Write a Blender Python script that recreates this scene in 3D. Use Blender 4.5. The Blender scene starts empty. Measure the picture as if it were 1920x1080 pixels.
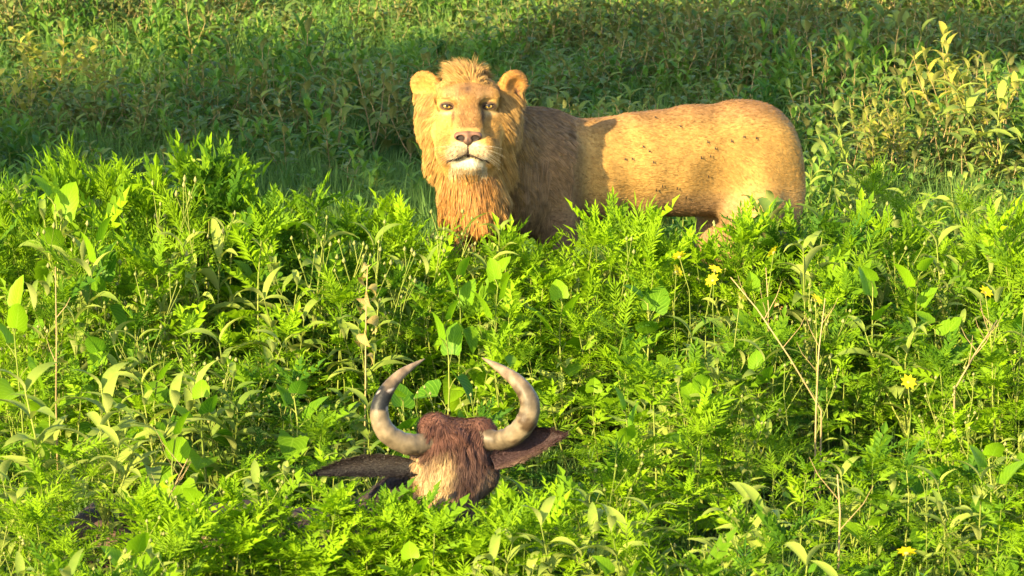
import bpy, math, random
import numpy as np
from mathutils import Vector, Matrix, Euler
random.seed(7)
rng = np.random.default_rng(11)
SC = bpy.context.scene
COL = SC.collection
R = math.radians

# ------------------------------------------------------------------ camera, sky, sun, exposure
CAM = Vector((0.0, 0.0, 3.0))
PITCH = 11.0
cam = bpy.data.cameras.new('camera'); cam.sensor_width = 36.0
cam.lens = 18.0 / math.tan(R(17.3 / 2)); cam.clip_end = 2000
cam_o = bpy.data.objects.new('camera', cam); COL.objects.link(cam_o)
cam_o.location = CAM; cam_o.rotation_euler = (R(90 - PITCH), 0, 0)
SC.camera = cam_o
cam.dof.use_dof = True; cam.dof.focus_distance = 13.2; cam.dof.aperture_fstop = 12.0

SUN_EL, SUN_AZ = 23.0, 40.0          # azimuth measured from straight behind the camera towards its left
sun_dir = Vector((-math.sin(R(SUN_AZ)) * math.cos(R(SUN_EL)), -math.cos(R(SUN_AZ)) * math.cos(R(SUN_EL)), math.sin(R(SUN_EL))))
w = bpy.data.worlds.new("World"); SC.world = w; w.use_nodes = True
nt = w.node_tree
sky = nt.nodes.new('ShaderNodeTexSky'); sky.sky_type = 'NISHITA'; sky.sun_disc = False
sky.sun_elevation = R(SUN_EL); sky.sun_rotation = math.atan2(sun_dir.x, sun_dir.y) % (2 * math.pi)
nt.links.new(sky.outputs[0], nt.nodes['Background'].inputs[0])
nt.nodes['Background'].inputs[1].default_value = 0.125
sl = bpy.data.lights.new('sun', 'SUN'); sl.energy = 5.0; sl.angle = R(0.55); sl.color = (1.0, 0.80, 0.42)
so = bpy.data.objects.new('sun', sl); COL.objects.link(so)
so.rotation_euler = sun_dir.to_track_quat('Z', 'Y').to_euler(); so.location = (0, 0, 20)
SC.view_settings.view_transform = 'Standard'; SC.view_settings.look = 'None'
SC.view_settings.gamma = 1.0; SC.view_settings.exposure = 2.05
SC.view_settings.use_curve_mapping = False
SC.render.engine = 'CYCLES'
SC.cycles.max_bounces = 8; SC.cycles.transmission_bounces = 6; SC.cycles.diffuse_bounces = 4
SC.cycles.transparent_max_bounces = 8

# ------------------------------------------------------------------ helpers
def tag(o, label=None, cat=None, group=None, kind=None):
    if label: o['label'] = label
    if cat: o['category'] = cat
    if group: o['group'] = group
    if kind: o['kind'] = kind
    return o

def link(name, data, parent=None):
    o = bpy.data.objects.new(name, data); COL.objects.link(o)
    if parent is not None: o.parent = parent
    return o

def empty(name, loc, label, cat, group=None, rz=0.0):
    o = bpy.data.objects.new(name, None); COL.objects.link(o)
    o.location = loc; o.rotation_euler = (0, 0, rz); o.empty_display_size = 0.1
    return tag(o, label, cat, group)

def mesh_np(name, V, F, mat=None, smooth=True, colors=None):
    """V (n,3) array, F list/array of faces with the same corner count, or a list of such arrays"""
    me = bpy.data.meshes.new(name)
    V = np.asarray(V, dtype=np.float32)
    arrs = F if isinstance(F, list) else [F]
    arrs = [np.asarray(a, dtype=np.int32) for a in arrs if len(a)]
    me.vertices.add(len(V)); me.vertices.foreach_set('co', V.ravel())
    loops = np.concatenate([a.ravel() for a in arrs])
    sizes = np.concatenate([np.full(len(a), a.shape[1], np.int32) for a in arrs])
    starts = np.concatenate([[0], np.cumsum(sizes)[:-1]]).astype(np.int32)
    me.loops.add(len(loops)); me.loops.foreach_set('vertex_index', loops)
    me.polygons.add(len(sizes)); me.polygons.foreach_set('loop_start', starts)
    if smooth: me.polygons.foreach_set('use_smooth', np.ones(len(sizes), bool))
    me.update(calc_edges=True)
    if colors is not None:
        at = me.attributes.new('Col', 'FLOAT_COLOR', 'POINT')
        c4 = np.ones((len(V), 4), np.float32); c4[:, :3] = np.clip(colors, 0.0, 1.0)
        at.data.foreach_set('color', c4.ravel())
    if mat: me.materials.append(mat)
    return me

def P(px, py, y):
    """world point seen at (px, py) of the 1920 px survey grid, standing at distance y along the ground"""
    a = R(PITCH) + math.atan((py - 540) / 6310.0)
    z = CAM.z - y * math.tan(a)
    fwd = y * math.cos(R(PITCH)) + (CAM.z - z) * math.sin(R(PITCH))
    return Vector(((px - 960) / 6310.0 * fwd, y, z))

# ------------------------------------------------------------------ materials
def new_mat(name):
    m = bpy.data.materials.new(name); m.use_nodes = True
    n = m.node_tree.nodes; n.clear()
    out = n.new('ShaderNodeOutputMaterial')
    return m, m.node_tree, out

def fur_mat(name, rough=0.75, hair=False, noise=0.25, scale=60.0, bump=0.0):
    m, t, out = new_mat(name)
    at = t.nodes.new('ShaderNodeAttribute'); at.attribute_name = 'Col'
    bs = t.nodes.new('ShaderNodeBsdfPrincipled'); bs.inputs['Roughness'].default_value = rough
    bs.inputs['Specular IOR Level'].default_value = 0.25
    tc = t.nodes.new('ShaderNodeTexCoord'); no = t.nodes.new('ShaderNodeTexNoise')
    no.inputs['Scale'].default_value = scale; no.inputs['Detail'].default_value = 4
    t.links.new(tc.outputs['Object'], no.inputs['Vector'])
    mp = t.nodes.new('ShaderNodeMapRange'); mp.inputs['From Min'].default_value = 0.3; mp.inputs['From Max'].default_value = 0.7
    mp.inputs['To Min'].default_value = 1 - noise; mp.inputs['To Max'].default_value = 1 + noise
    t.links.new(no.outputs['Fac'], mp.inputs['Value'])
    mx = t.nodes.new('ShaderNodeVectorMath'); mx.operation = 'SCALE'
    t.links.new(at.outputs['Color'], mx.inputs[0]); t.links.new(mp.outputs[0], mx.inputs['Scale'])
    t.links.new(mx.outputs[0], bs.inputs['Base Color'])
    if bump:
        b = t.nodes.new('ShaderNodeBump'); b.inputs['Strength'].default_value = bump; b.inputs['Distance'].default_value = 0.004
        t.links.new(no.outputs['Fac'], b.inputs['Height']); t.links.new(b.outputs[0], bs.inputs['Normal'])
    if hair:
        tr = t.nodes.new('ShaderNodeBsdfTranslucent'); t.links.new(mx.outputs[0], tr.inputs['Color'])
        ms = t.nodes.new('ShaderNodeMixShader'); ms.inputs[0].default_value = 0.3
        t.links.new(bs.outputs[0], ms.inputs[1]); t.links.new(tr.outputs[0], ms.inputs[2]); t.links.new(ms.outputs[0], out.inputs[0])
    else:
        t.links.new(bs.outputs[0], out.inputs[0])
    return m

def plain_mat(name, col, rough=0.6, noise=0.2, scale=30.0, spec=0.3, bump=0.2):
    m, t, out = new_mat(name)
    bs = t.nodes.new('ShaderNodeBsdfPrincipled'); bs.inputs['Roughness'].default_value = rough
    bs.inputs['Specular IOR Level'].default_value = spec
    tc = t.nodes.new('ShaderNodeTexCoord'); no = t.nodes.new('ShaderNodeTexNoise')
    no.inputs['Scale'].default_value = scale; no.inputs['Detail'].default_value = 5
    t.links.new(tc.outputs['Object'], no.inputs['Vector'])
    cr = t.nodes.new('ShaderNodeValToRGB')
    cr.color_ramp.elements[0].position = 0.3; cr.color_ramp.elements[1].position = 0.7
    cr.color_ramp.elements[0].color = tuple(c * (1 - noise) for c in col) + (1,)
    cr.color_ramp.elements[1].color = tuple(min(1, c * (1 + noise)) for c in col) + (1,)
    t.links.new(no.outputs['Fac'], cr.inputs[0]); t.links.new(cr.outputs[0], bs.inputs['Base Color'])
    b = t.nodes.new('ShaderNodeBump'); b.inputs['Strength'].default_value = bump; b.inputs['Distance'].default_value = 0.003
    t.links.new(no.outputs['Fac'], b.inputs['Height']); t.links.new(b.outputs[0], bs.inputs['Normal'])
    t.links.new(bs.outputs[0], out.inputs[0])
    return m

M_FURSKIN = fur_mat('animal_hide', 0.8, False, 0.22, 70, 0.5)
M_HAIR = fur_mat('animal_hair', 0.6, True, 0.3, 25)
M_HORN = fur_mat('horn_keratin', 0.5, False, 0.28, 40, 0.6)

# ------------------------------------------------------------------ smooth-union field and its surface
class Field:
    def __init__(s, xs, ys, zs):
        s.ax = [np.asarray(a, np.float32) for a in (xs, ys, zs)]
        s.F = np.full((len(xs), len(ys), len(zs)), 0.5, np.float32)
    def _sl(s, lo, hi, m):
        out = []
        for a, l, h in zip(s.ax, lo, hi):
            i = max(0, np.searchsorted(a, l - m) - 1); j = min(len(a), np.searchsorted(a, h + m) + 1)
            out.append(slice(i, j))
        return tuple(out)
    def apply(s, lo, hi, fn, k=0.04, cut=False):
        sl = s._sl(lo, hi, k + 0.03)
        X = s.ax[0][sl[0]][:, None, None]; Y = s.ax[1][sl[1]][None, :, None]; Z = s.ax[2][sl[2]][None, None, :]
        if min(len(X), Y.shape[1], Z.shape[2]) == 0: return
        d = fn(X, Y, Z); a = s.F[sl]
        if cut:
            h = np.clip(0.5 - 0.5 * (a + d) / k, 0, 1)       # smooth subtraction
            s.F[sl] = a * (1 - h) + (-d) * h + k * h * (1 - h)
        else:
            h = np.clip(0.5 + 0.5 * (a - d) / k, 0, 1)
            s.F[sl] = a * (1 - h) + d * h - k * h * (1 - h)
    def ell(s, c, r, k=0.04, rot=None, cut=False):
        c = np.asarray(c, float); r = np.asarray(r, float); m = float(max(r))
        M = np.eye(3) if rot is None else np.asarray(rot, float)      # rows = local axes in world
        def fn(X, Y, Z):
            x, y, z = X - c[0], Y - c[1], Z - c[2]
            q = [(x * M[i, 0] + y * M[i, 1] + z * M[i, 2]) for i in range(3)]
            k0 = np.sqrt(sum((q[i] / r[i]) ** 2 for i in range(3)))
            k1 = np.sqrt(sum((q[i] / r[i] ** 2) ** 2 for i in range(3))) + 1e-9
            return (k0 * (k0 - 1.0) / k1).astype(np.float32)
        s.apply(c - m, c + m, fn, k, cut)
    def cap(s, a, b, ra, rb, k=0.04, cut=False, squash=None):
        """tapered capsule; squash = (unit axis, factor) makes it thinner along that axis"""
        a = np.asarray(a, float); b = np.asarray(b, float)
        ab = b - a; L2 = float(ab @ ab) + 1e-12
        if squash is not None: sa, sf = np.asarray(squash[0], float), squash[1]
        def fn(X, Y, Z):
            x, y, z = X - a[0], Y - a[1], Z - a[2]
            t = np.clip((x * ab[0] + y * ab[1] + z * ab[2]) / L2, 0, 1)
            x = x - t * ab[0]; y = y - t * ab[1]; z = z - t * ab[2]
            if squash is not None:
                q = (x * sa[0] + y * sa[1] + z * sa[2]) * (sf - 1)
                x = x + q * sa[0]; y = y + q * sa[1]; z = z + q * sa[2]
            d = np.sqrt(x * x + y * y + z * z) - (ra + (rb - ra) * t)
            if squash is not None: d = d / (0.5 + 0.5 * sf)
            return d.astype(np.float32)
        r = max(ra, rb)
        s.apply(np.minimum(a, b) - r, np.maximum(a, b) + r, fn, k, cut)
    def chain(s, pts, k=0.04, squash=None):
        for (a, ra), (b, rb) in zip(pts[:-1], pts[1:]): s.cap(a, b, ra, rb, k, False, squash)
    def mesh(s):
        F = s.F; ax = s.ax; neg = F < 0
        nx, ny, nz = F.shape
        cnt = np.zeros((nx - 1, ny - 1, nz - 1), np.int8)
        for i in (0, 1):
            for j in (0, 1):
                for k in (0, 1):
                    cnt += neg[i:nx - 1 + i, j:ny - 1 + j, k:nz - 1 + k]
        act = (cnt > 0) & (cnt < 8)
        I, J, K = np.nonzero(act)
        idx = np.full(act.shape, -1, np.int32); idx[I, J, K] = np.arange(len(I))
        acc = np.zeros((len(I), 3)); n = np.zeros(len(I))
        corners = [(i, j, k) for i in (0, 1) for j in (0, 1) for k in (0, 1)]
        for c0 in corners:
            for d in range(3):
                if c0[d]: continue
                c1 = list(c0); c1[d] = 1
                v0 = F[I + c0[0], J + c0[1], K + c0[2]]; v1 = F[I + c1[0], J + c1[1], K + c1[2]]
                cr = (v0 < 0) != (v1 < 0)
                t = np.where(cr, v0 / np.where(cr, v0 - v1, 1), 0)
                p0 = np.stack([ax[0][I + c0[0]], ax[1][J + c0[1]], ax[2][K + c0[2]]], 1)
                p1 = np.stack([ax[0][I + c1[0]], ax[1][J + c1[1]], ax[2][K + c1[2]]], 1)
                acc += np.where(cr[:, None], p0 + (p1 - p0) * t[:, None], 0); n += cr
        V = acc / n[:, None]
        quads = []
        for d in range(3):
            a, b = [q for q in range(3) if q != d]
            sl0 = [slice(None)] * 3; sl1 = [slice(None)] * 3
            sl0[d] = slice(0, -1); sl1[d] = slice(1, None)
            n0 = neg[tuple(sl0)]; n1 = neg[tuple(sl1)]
            ch = n0 != n1
            g = [np.arange(q) for q in ch.shape]
            E = np.nonzero(ch)
            ok = (E[a] > 0) & (E[b] > 0) & (E[a] < F.shape[a] - 1) & (E[b] < F.shape[b] - 1)
            E = [e[ok] for e in E]; sgn = n0[tuple(E)]
            def cell(da, db):
                q = [e.copy() for e in E]; q[a] = q[a] - da; q[b] = q[b] - db
                return idx[q[0], q[1], q[2]]
            q = np.stack([cell(1, 1), cell(0, 1), cell(0, 0), cell(1, 0)], 1)
            flip = sgn if d != 1 else ~sgn
            q[~flip] = q[~flip][:, ::-1]
            quads.append(q)
        Q = np.concatenate(quads); Q = Q[(Q >= 0).all(1)]
        return V, Q

def vnormals(V, Q):
    n = np.cross(V[Q[:, 2]] - V[Q[:, 0]], V[Q[:, 3]] - V[Q[:, 1]])
    N = np.zeros_like(V)
    for i in range(4): np.add.at(N, Q[:, i], n)
    return N / (np.linalg.norm(N, axis=1, keepdims=True) + 1e-12)

def sample_surface(V, Q, N, count, weight):
    """random points on the surface; weight = per-vertex density"""
    ar = np.linalg.norm(np.cross(V[Q[:, 2]] - V[Q[:, 0]], V[Q[:, 3]] - V[Q[:, 1]]), axis=1) * 0.5
    wq = weight[Q].mean(1) * ar
    f = rng.choice(len(Q), count, p=wq / wq.sum())
    u, v = rng.random(count), rng.random(count)
    W = np.stack([(1 - u) * (1 - v), u * (1 - v), u * v, (1 - u) * v], 1)[:, :, None]
    p = (V[Q[f]] * W).sum(1); n = (N[Q[f]] * W).sum(1)
    return p, n / np.linalg.norm(n, axis=1, keepdims=True)

def nearest(a, b, chunk=4000):
    out = np.empty(len(a), int)
    for i in range(0, len(a), chunk):
        d = ((a[i:i + chunk, None, :] - b[None]) ** 2).sum(2); out[i:i + chunk] = d.argmin(1)
    return out

def hair_mesh(name, root, nrm, comb, length, width, colr, colt, lift=0.25, grav=0.3, segs=3, clump=None, messy=0.15, mat=None, org=None):
    """ribbon hairs: root points, comb directions; clump = (count, strength)"""
    n = len(root); length = np.broadcast_to(length, n).copy(); width = np.broadcast_to(width, n)
    comb = comb / (np.linalg.norm(comb, axis=1, keepdims=True) + 1e-9)
    d = comb - (comb * nrm).sum(1, keepdims=True) * nrm
    d = d / (np.linalg.norm(d, axis=1, keepdims=True) + 1e-9)
    lift = np.broadcast_to(np.asarray(lift, float), n)[:, None]
    d = d * (1 - lift) + nrm * lift + rng.normal(0, messy, (n, 3)) * 0.6
    d /= np.linalg.norm(d, axis=1, keepdims=True)
    length *= rng.uniform(0.7, 1.15, n)
    pts = [root - nrm * 0.002]; cur = d.copy(); p = root.copy()
    g = np.array([0, 0, -1.0]) * grav
    for i in range(segs):
        p = p + cur * (length / segs)[:, None]
        cur = cur + g / segs; cur /= np.linalg.norm(cur, axis=1, keepdims=True)
        pts.append(p.copy())
    if clump:
        gi = rng.choice(n, min(clump[0], n), replace=False); nn = nearest(root, root[gi])
        for i in range(1, segs + 1):
            t = (i / segs) ** 1.3 * clump[1]
            tgt = pts[i][gi][nn]
            pts[i] = pts[i] * (1 - t) + tgt * t
    side = np.cross(nrm, d); side /= np.linalg.norm(side, axis=1, keepdims=True) + 1e-9
    side = side + nrm * rng.normal(0, 0.35, (n, 1))
    Vs = []; Cs = []
    for i in range(segs):
        wv = (width * (1 - 0.75 * i / segs) * 0.5)[:, None]
        Vs += [pts[i] - side * wv, pts[i] + side * wv]
        c = colr + (colt - colr) * (i / segs); Cs += [c, c]
    Vs.append(pts[segs]); Cs.append(colt)
    V = np.stack(Vs, 1).reshape(-1, 3) - (ORG if org is None else org); Cc = np.stack(Cs, 1).reshape(-1, 3)
    k = 2 * segs + 1; base = np.arange(n)[:, None] * k
    quads = [base + np.array([[2 * i, 2 * i + 1, 2 * i + 3, 2 * i + 2]]) for i in range(segs - 1)]
    tris = base + np.array([[2 * segs - 2, 2 * segs - 1, 2 * segs]])
    return mesh_np(name, V, ([np.concatenate(quads)] if quads else []) + [tris], mat or M_HAIR, True, Cc)

ORG = np.zeros(3)
def ss(x, a, b):
    t = np.clip((x - a) / (b - a), 0, 1); return t * t * (3 - 2 * t)

def mixc(c, col, wt):
    return c + (np.asarray(col) - c) * wt[:, None]

def vnoise(p, scale, seed=0):
    """cheap smooth value noise in -1..1"""
    r = np.random.default_rng(100 + seed); out = np.zeros(len(p))
    for i in range(7):
        k = r.normal(0, 1, 3); k = k / np.linalg.norm(k) * scale * r.uniform(0.6, 1.7)
        out += np.sin(p @ k + r.uniform(0, 6.28))
    return out / 3.5

def tube(name, pts, radii, sides=8, mat=None, color=None, colors=None):
    pts = [np.asarray(p, float) for p in pts]; n = len(pts); V = []; 
    up = np.array([0.13, -0.9, 0.4])
    for i in range(n):
        t = pts[min(i + 1, n - 1)] - pts[max(i - 1, 0)]; t /= np.linalg.norm(t) + 1e-9
        a = np.cross(t, up); a /= np.linalg.norm(a) + 1e-9; b = np.cross(t, a)
        for j in range(sides):
            an = 2 * math.pi * j / sides
            V.append(pts[i] + (a * math.cos(an) + b * math.sin(an)) * radii[i])
    F = [(i * sides + j, i * sides + (j + 1) % sides, (i + 1) * sides + (j + 1) % sides, (i + 1) * sides + j) for i in range(n - 1) for j in range(sides)]
    V.append(pts[0]); V.append(pts[-1]); c0, c1 = len(V) - 2, len(V) - 1
    T = [(c0, (j + 1) % sides, j) for j in range(sides)] + [(c1, (n - 1) * sides + j, (n - 1) * sides + (j + 1) % sides) for j in range(sides)]
    C = None
    if colors is not None: C = np.concatenate([np.repeat(np.asarray(colors), sides, 0), colors[:1], colors[-1:]])
    elif color is not None: C = np.tile(np.asarray(color, float), (len(V), 1))
    return mesh_np(name, V, [np.array(F), np.array(T)], mat, True, C)

# ------------------------------------------------------------------ the lion
LION = Vector((0.6, 14.0, 0.0))
lion = empty('lion', LION, 'young male lion with a golden mane standing in the weeds and facing the viewer', 'lion')
LO = np.array(LION); ORG = LO
HO = np.array((-0.178, 13.45, 1.043))
hF = np.array(CAM) - HO; hF[2] *= 0.85; hF /= np.linalg.norm(hF)
hX = np.array([1.0, 0, 0]); hX -= hF * (hX @ hF); hX /= np.linalg.norm(hX)
hU = np.cross(hF, hX); hU /= np.linalg.norm(hU)
if hU[2] < 0: hU = -hU
HM = np.stack([hX, hU, hF])
def H(x, z, f): return HO + (hX * x + hU * z + hF * f) * 0.01
bA = np.array([math.cos(R(20)), math.sin(R(20)), 0]); bB = np.array([bA[1], -bA[0], 0]); BO = np.array([0.75, 14.15, 0])
def B(s, t, z): return BO + bA * s + bB * t + np.array([0, 0, z])
BM = np.stack([bA, bB, [0, 0, 1]])

def axis(segments):
    out = []
    for a, b, h in segments: out.append(np.arange(a, b, h))
    return np.concatenate(out)
fx = axis([(-0.50, 0.10, 0.0045), (0.10, 1.40, 0.013)])
fy = axis([(13.12, 13.72, 0.0055), (13.72, 14.75, 0.013)])
fz = axis([(-0.02, 0.76, 0.014), (0.76, 1.36, 0.0045)])
L = Field(fx, fy, fz)
sq = (bB, 1.38)
L.chain([(B(-.60, 0, .81), .205), (B(-.42, 0, .785), .203), (B(-.2, 0, .790), .205), (B(0, 0, .80), .217), (B(.19, 0, .785), .238)], .06, sq)
L.cap(B(-.35, 0, .955), B(.18, 0, .995), .028, .032, .06)
L.ell(B(.20, .10, .945), (.09, .05, .05), .06, BM)
L.ell(B(.30, 0, .84), (.20, .17, .19), .08, BM)
L.ell((-.02, 13.78, .76), (.20, .17, .25), .08)
L.ell((.12, 13.90, .85), (.16, .17, .17), .08)
L.cap((.10, 13.95, .87), (-.14, 13.62, .98), .17, .15, .08)
# fore legs
for pts in ([((.15, 13.80, .86), .125), ((.19, 13.80, .60), .088), ((.17, 13.72, .32), .058), ((.16, 13.68, .08), .05)],
            [((-.15, 13.86, .80), .12), ((-.185, 13.82, .57), .085), ((-.19, 13.76, .30), .056), ((-.2, 13.72, .08), .05)]):
    L.chain(pts, .05)
    e = pts[-1][0]
    L.ell((e[0], e[1] - .045, .05), (.062, .085, .048), .03)
# hind legs
for t, ds in ((.10, 0), (-.10, -.05)):
    L.ell(B(.32 + ds, t * .9, .67), (.185, .085, .28), .06, BM)
    L.chain([(B(.26 + ds, t, .60), .13), (B(.25 + ds, t * 1.1, .42), .10), (B(.44 + ds, t * 1.1, .25), .05), (B(.38 + ds, t * 1.1, .08), .045)], .045)
    L.ell(B(.33 + ds, t * 1.1, .045), (.085, .05, .042), .03, BM)
# tail
L.chain([(B(.40, 0, .93), .035), (B(.485, .0, .82), .028), (B(.495, .0, .60), .022), (B(.50, .02, .34), .018)], .03)
# soft folds: behind the elbow, flank hollow
L.ell(B(.08, .235, .70), (.10, .075, .13), .10, BM, True)
L.cap(B(.13, .215, .60), B(.20, .235, .84), .035, .03, .07, True)
L.cap(B(-.53, .215, .60), B(-.50, .23, .90), .035, .03, .06, True)
# head
def he(x, z, f, rx, rz, rf, k=3.0, cut=False, both=True):
    for sgn in ((1, -1) if (both and x) else (1,)):
        L.ell(H(sgn * x, z, f), (rx * .01, rz * .01, rf * .01), k * .01, HM, cut)
def hc(a, b, ra, rb, k=2.0, cut=False, both=True):
    for sgn in ((1, -1) if both else (1,)):
        L.cap(H(sgn * a[0], a[1], a[2]), H(sgn * b[0], b[1], b[2]), ra * .01, rb * .01, k * .01, cut)
he(0, 7, -1, 14.5, 14.5, 14.5, 4)
he(0, 13, 4, 10.5, 7.5, 8, 4)
hc((9.6, 12.7, 9.2), (3.6, 13.4, 11.6), 3.4, 3.4, 2.4)
he(11.0, -1, 3.2, 7.0, 8.6, 7.4, 4)
he(0, -7.5, 3, 13.2, 10.2, 9.5, 4)
hc((1.9, 12, 10.6), (2.6, -2, 20.3), 4.0, 3.5, 4)
he(7.4, -1.5, 10.5, 5.0, 5.5, 5.0, 4)
he(4.8, -7.4, 17.5, 6.3, 5.3, 6.8, 1.6)
he(8.5, -8.6, 12, 4.8, 6.0, 6, 3)
he(0, -13.9, 14.8, 5.8, 4.1, 5.4, 1.6)
he(8.4, 8.5, 13.8, 4.2, 2.9, 3.6, 2.2, True)            # eye sockets
he(8.4, 9.1, 9.3, 3.7, 2.6, 3.2, 1.4)                    # lids
he(8.35, 8.9, 12.9, 2.05, .74, 3.4, 0.5, True)          # opening of the lids
he(5.9, 6.2, 15.0, 1.0, 1.8, 1.2, 1.6, True)             # hollow beside the bridge
hc((0, -5, 24.0), (0, -9.8, 23.6), .45, .35, .6, True, False)
hc((0, -9.9, 23.2), (4.0, -11.3, 21.0), .32, .32, .45, True)
hc((4.0, -11.3, 21.0), (7.6, -12.9, 17), .32, .32, .45, True)
he(15.0, 5, -3.5, 6.0, 11.5, 6.5, 4)
he(10.0, -10.5, 0.5, 7.0, 8.0, 7.0, 4)
L.cap(H(0, -15, 4), H(2.5, -33, 0), .115, .135, .05)
# ears (round, cupped)
def ear(sx, x, z, f, yaw, roll, r):
    cy, sy = math.cos(yaw), math.sin(yaw); cr, sr = math.cos(roll), math.sin(roll)
    fw = hF * cy + hX * sy * sx; rt = hX * cy * sx - hF * sy
    a = rt * cr + hU * sr; b = -rt * sr + hU * cr
    M = np.stack([a, b, fw]); c = H(x, z, f)
    L.ell(c, (r * .0108, r * .0092, .022), .024, M)
    L.ell(c + fw * (.040 if sx < 0 else .034) - b * .002, (r * .0074, r * .0062, .030), .010, M, True)
    if sx > 0: L.cap(c + fw * .022 - b * .012 + a * .006, c + fw * .012 - b * .042 - a * .004, .010, .013, .010, True)
    return c, M
EAR_L = ear(-1, -17.0, 16.6, -1.5, .40, .55, 6.4)
EAR_R = ear(1, 18.2, 17.0, -1.5, .55, .45, 6.5)
V, Q = L.mesh()
N = vnormals(V, Q)
b0 = (V - BO) @ BM.T; onb = ss(b0[:, 0], -.62, -.50) * ss(V[:, 2], .45, .60)
fold = vnoise(np.stack([b0[:, 0] * 3.2 + b0[:, 2] * 1.1, b0[:, 1] * .3, b0[:, 2] * .5], 1), 13, 60) * ss(b0[:, 0], .0, -.30)
musc = vnoise(b0, 11, 61) + .6 * vnoise(b0, 22, 62)
V = V + N * (onb * (.0040 * fold + .0045 * musc))[:, None]; N = vnormals(V, Q)
HL = (V - HO) @ HM.T * 100      # head coordinates in cm

def lion_colour(p, n=None):
    h = (p - HO) @ HM.T * 100; x, z, f = h.T; ax_ = np.abs(x)
    b = (p - BO) @ BM.T; s, t, zz = b.T
    c = np.tile(np.array([.30, .172, .046]), (len(p), 1))
    c = mixc(c, (.20, .10, .04), ss(zz, .93, 1.03) * .75)
    c = mixc(c, (.30, .19, .09), ss(zz, .74, .56) * .6)
    c = mixc(c, (.20, .118, .052), ss(s + .03 * vnoise(p, 14, 42), -.47, -.60) * ss(zz, 1.2, .9) * .75)
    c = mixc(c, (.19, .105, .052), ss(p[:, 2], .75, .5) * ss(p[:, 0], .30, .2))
    st = vnoise(np.stack([s * 3.0 + zz * .9, t * 0, zz * .35], 1), 16, 40)
    c = c * (1 + .10 * vnoise(p, 22, 1) + .06 * vnoise(p, 70, 2) + .16 * st * ss(s, .05, -.25))[:, None]
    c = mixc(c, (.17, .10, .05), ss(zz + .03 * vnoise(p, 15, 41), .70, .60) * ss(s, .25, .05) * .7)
    c = mixc(c, (.12, .075, .045), ss(s, .485, .50) * ss(zz, .9, .8) * ss(t, .06, .03))        # tail
    head = ss(np.sqrt(x ** 2 + (z - 2) ** 2 + (f - 2) ** 2), 30, 26)
    hc_ = np.tile(np.array([.36, .198, .052]), (len(p), 1))
    hc_ = mixc(hc_, (.235, .12, .042), ss(ax_, 7.0, 2.5) * ss(z, -5, 0) * ss(z, 17, 7) * .85)            # bridge
    hc_ = mixc(hc_, (.28, .15, .055), ss(z, 10, 14) * ss(ax_, 12, 8))                              # forehead
    g = np.exp(-((ax_ - 4.2) / 1.2) ** 2 - ((z - 13) / 3) ** 2); hc_ = mixc(hc_, (.25, .15, .08), g * .5)
    g = np.exp(-((x) / 1.6) ** 2 - ((z - 15.5) / 1.6) ** 2); hc_ = mixc(hc_, (.13, .075, .05), g * .8)
    g = np.exp(-((ax_ - 7.5) / 2.4) ** 2 - ((z - 13) / 1.6) ** 2); hc_ = mixc(hc_, (.42, .29, .14), g * .5)
    g = np.exp(-((ax_ - 8.4) / 3.2) ** 2 - ((z - 6.2) / 1.3) ** 2); hc_ = mixc(hc_, (.50, .38, .20), g * .8)   # pale under the eye
    e = np.sqrt(((ax_ - 8.4) / 3.2) ** 2 + ((z - 9.1) / 1.9) ** 2); hc_ = mixc(hc_, (.07, .04, .02), ss(e, 1.12, .85) * ss(f, 4, 7))
    g = np.exp(-((ax_ - 5.8 + (z - 6) * -.05) / .75) ** 2) * ss(z, 9.5, 8) * ss(z, .5, 4.0); hc_ = mixc(hc_, (.09, .045, .028), g * .8)
    muz = ss(np.sqrt((ax_ / 8.6) ** 2 + ((z + 10) / 6.0) ** 2), 1.15, .75) * ss(f, 11, 15)
    hc_ = mixc(hc_, (.46, .36, .23), muz * .9)
    hc_ = mixc(hc_, (.56, .49, .36), ss(z, -10.8, -12.0) * ss(ax_, 7.5, 5.0) * ss(f, 9, 12))
    for r_, zz_ in ((0, -6.8), (1, -8.4), (2, -10)):
        g = np.exp(-(((z - zz_) / .35) ** 2)) * (np.sin(ax_ * 3.2 + r_) > .35) * ss(ax_, 2.5, 3.5) * ss(ax_, 8.5, 7.5) * ss(f, 16, 18)
        hc_ = mixc(hc_, (.10, .06, .04), g * .8)
    hc_ = mixc(hc_, (.03, .02, .018), ss(np.sqrt((x / 5.2) ** 2 + ((z + 3.3) / 2.2) ** 2), 1.1, .8) * ss(f, 17, 19))
    hc_ = mixc(hc_, (.035, .02, .018), ss(np.abs(x), .75, .35) * ss(z, -4, -5) * ss(z, -11.6, -11) * ss(f, 18, 20))
    mc = -9.8 - np.clip(ax_ - .3, 0, 9) * .42
    hc_ = mixc(hc_, (.035, .018, .015), ss(np.abs(z - mc), .6, .25) * ss(ax_, 8.6, 7.8) * ss(f, 13, 15))
    hc_ = hc_ * (1 + .10 * vnoise(p, 60, 3) + .08 * vnoise(p, 160, 4))[:, None]
    # ears
    hc_ = mixc(hc_, (.38, .175, .038), ss(z, 13, 16) * ss(ax_, 10.5, 13))
    for (ec, eM) in (EAR_L, EAR_R):
        q = (p - ec) @ eM.T * 100
        rr = np.sqrt(q[:, 0] ** 2 + (q[:, 1] + .4) ** 2)
        inside = ss(rr, 4.6, 3.4) * ss(q[:, 2], 1.2, .4)
        hc_ = mixc(hc_, (.36, .165, .035), inside * .8)
        if eM is EAR_R[1]: hc_ = mixc(hc_, (.07, .03, .018), np.exp(-((q[:, 0] - .3) / 1.3) ** 2 - ((q[:, 1] + 2.6) / 2.0) ** 2) * ss(q[:, 2], 2.5, 1.0))
    c = c + (hc_ - c) * head[:, None]
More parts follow.
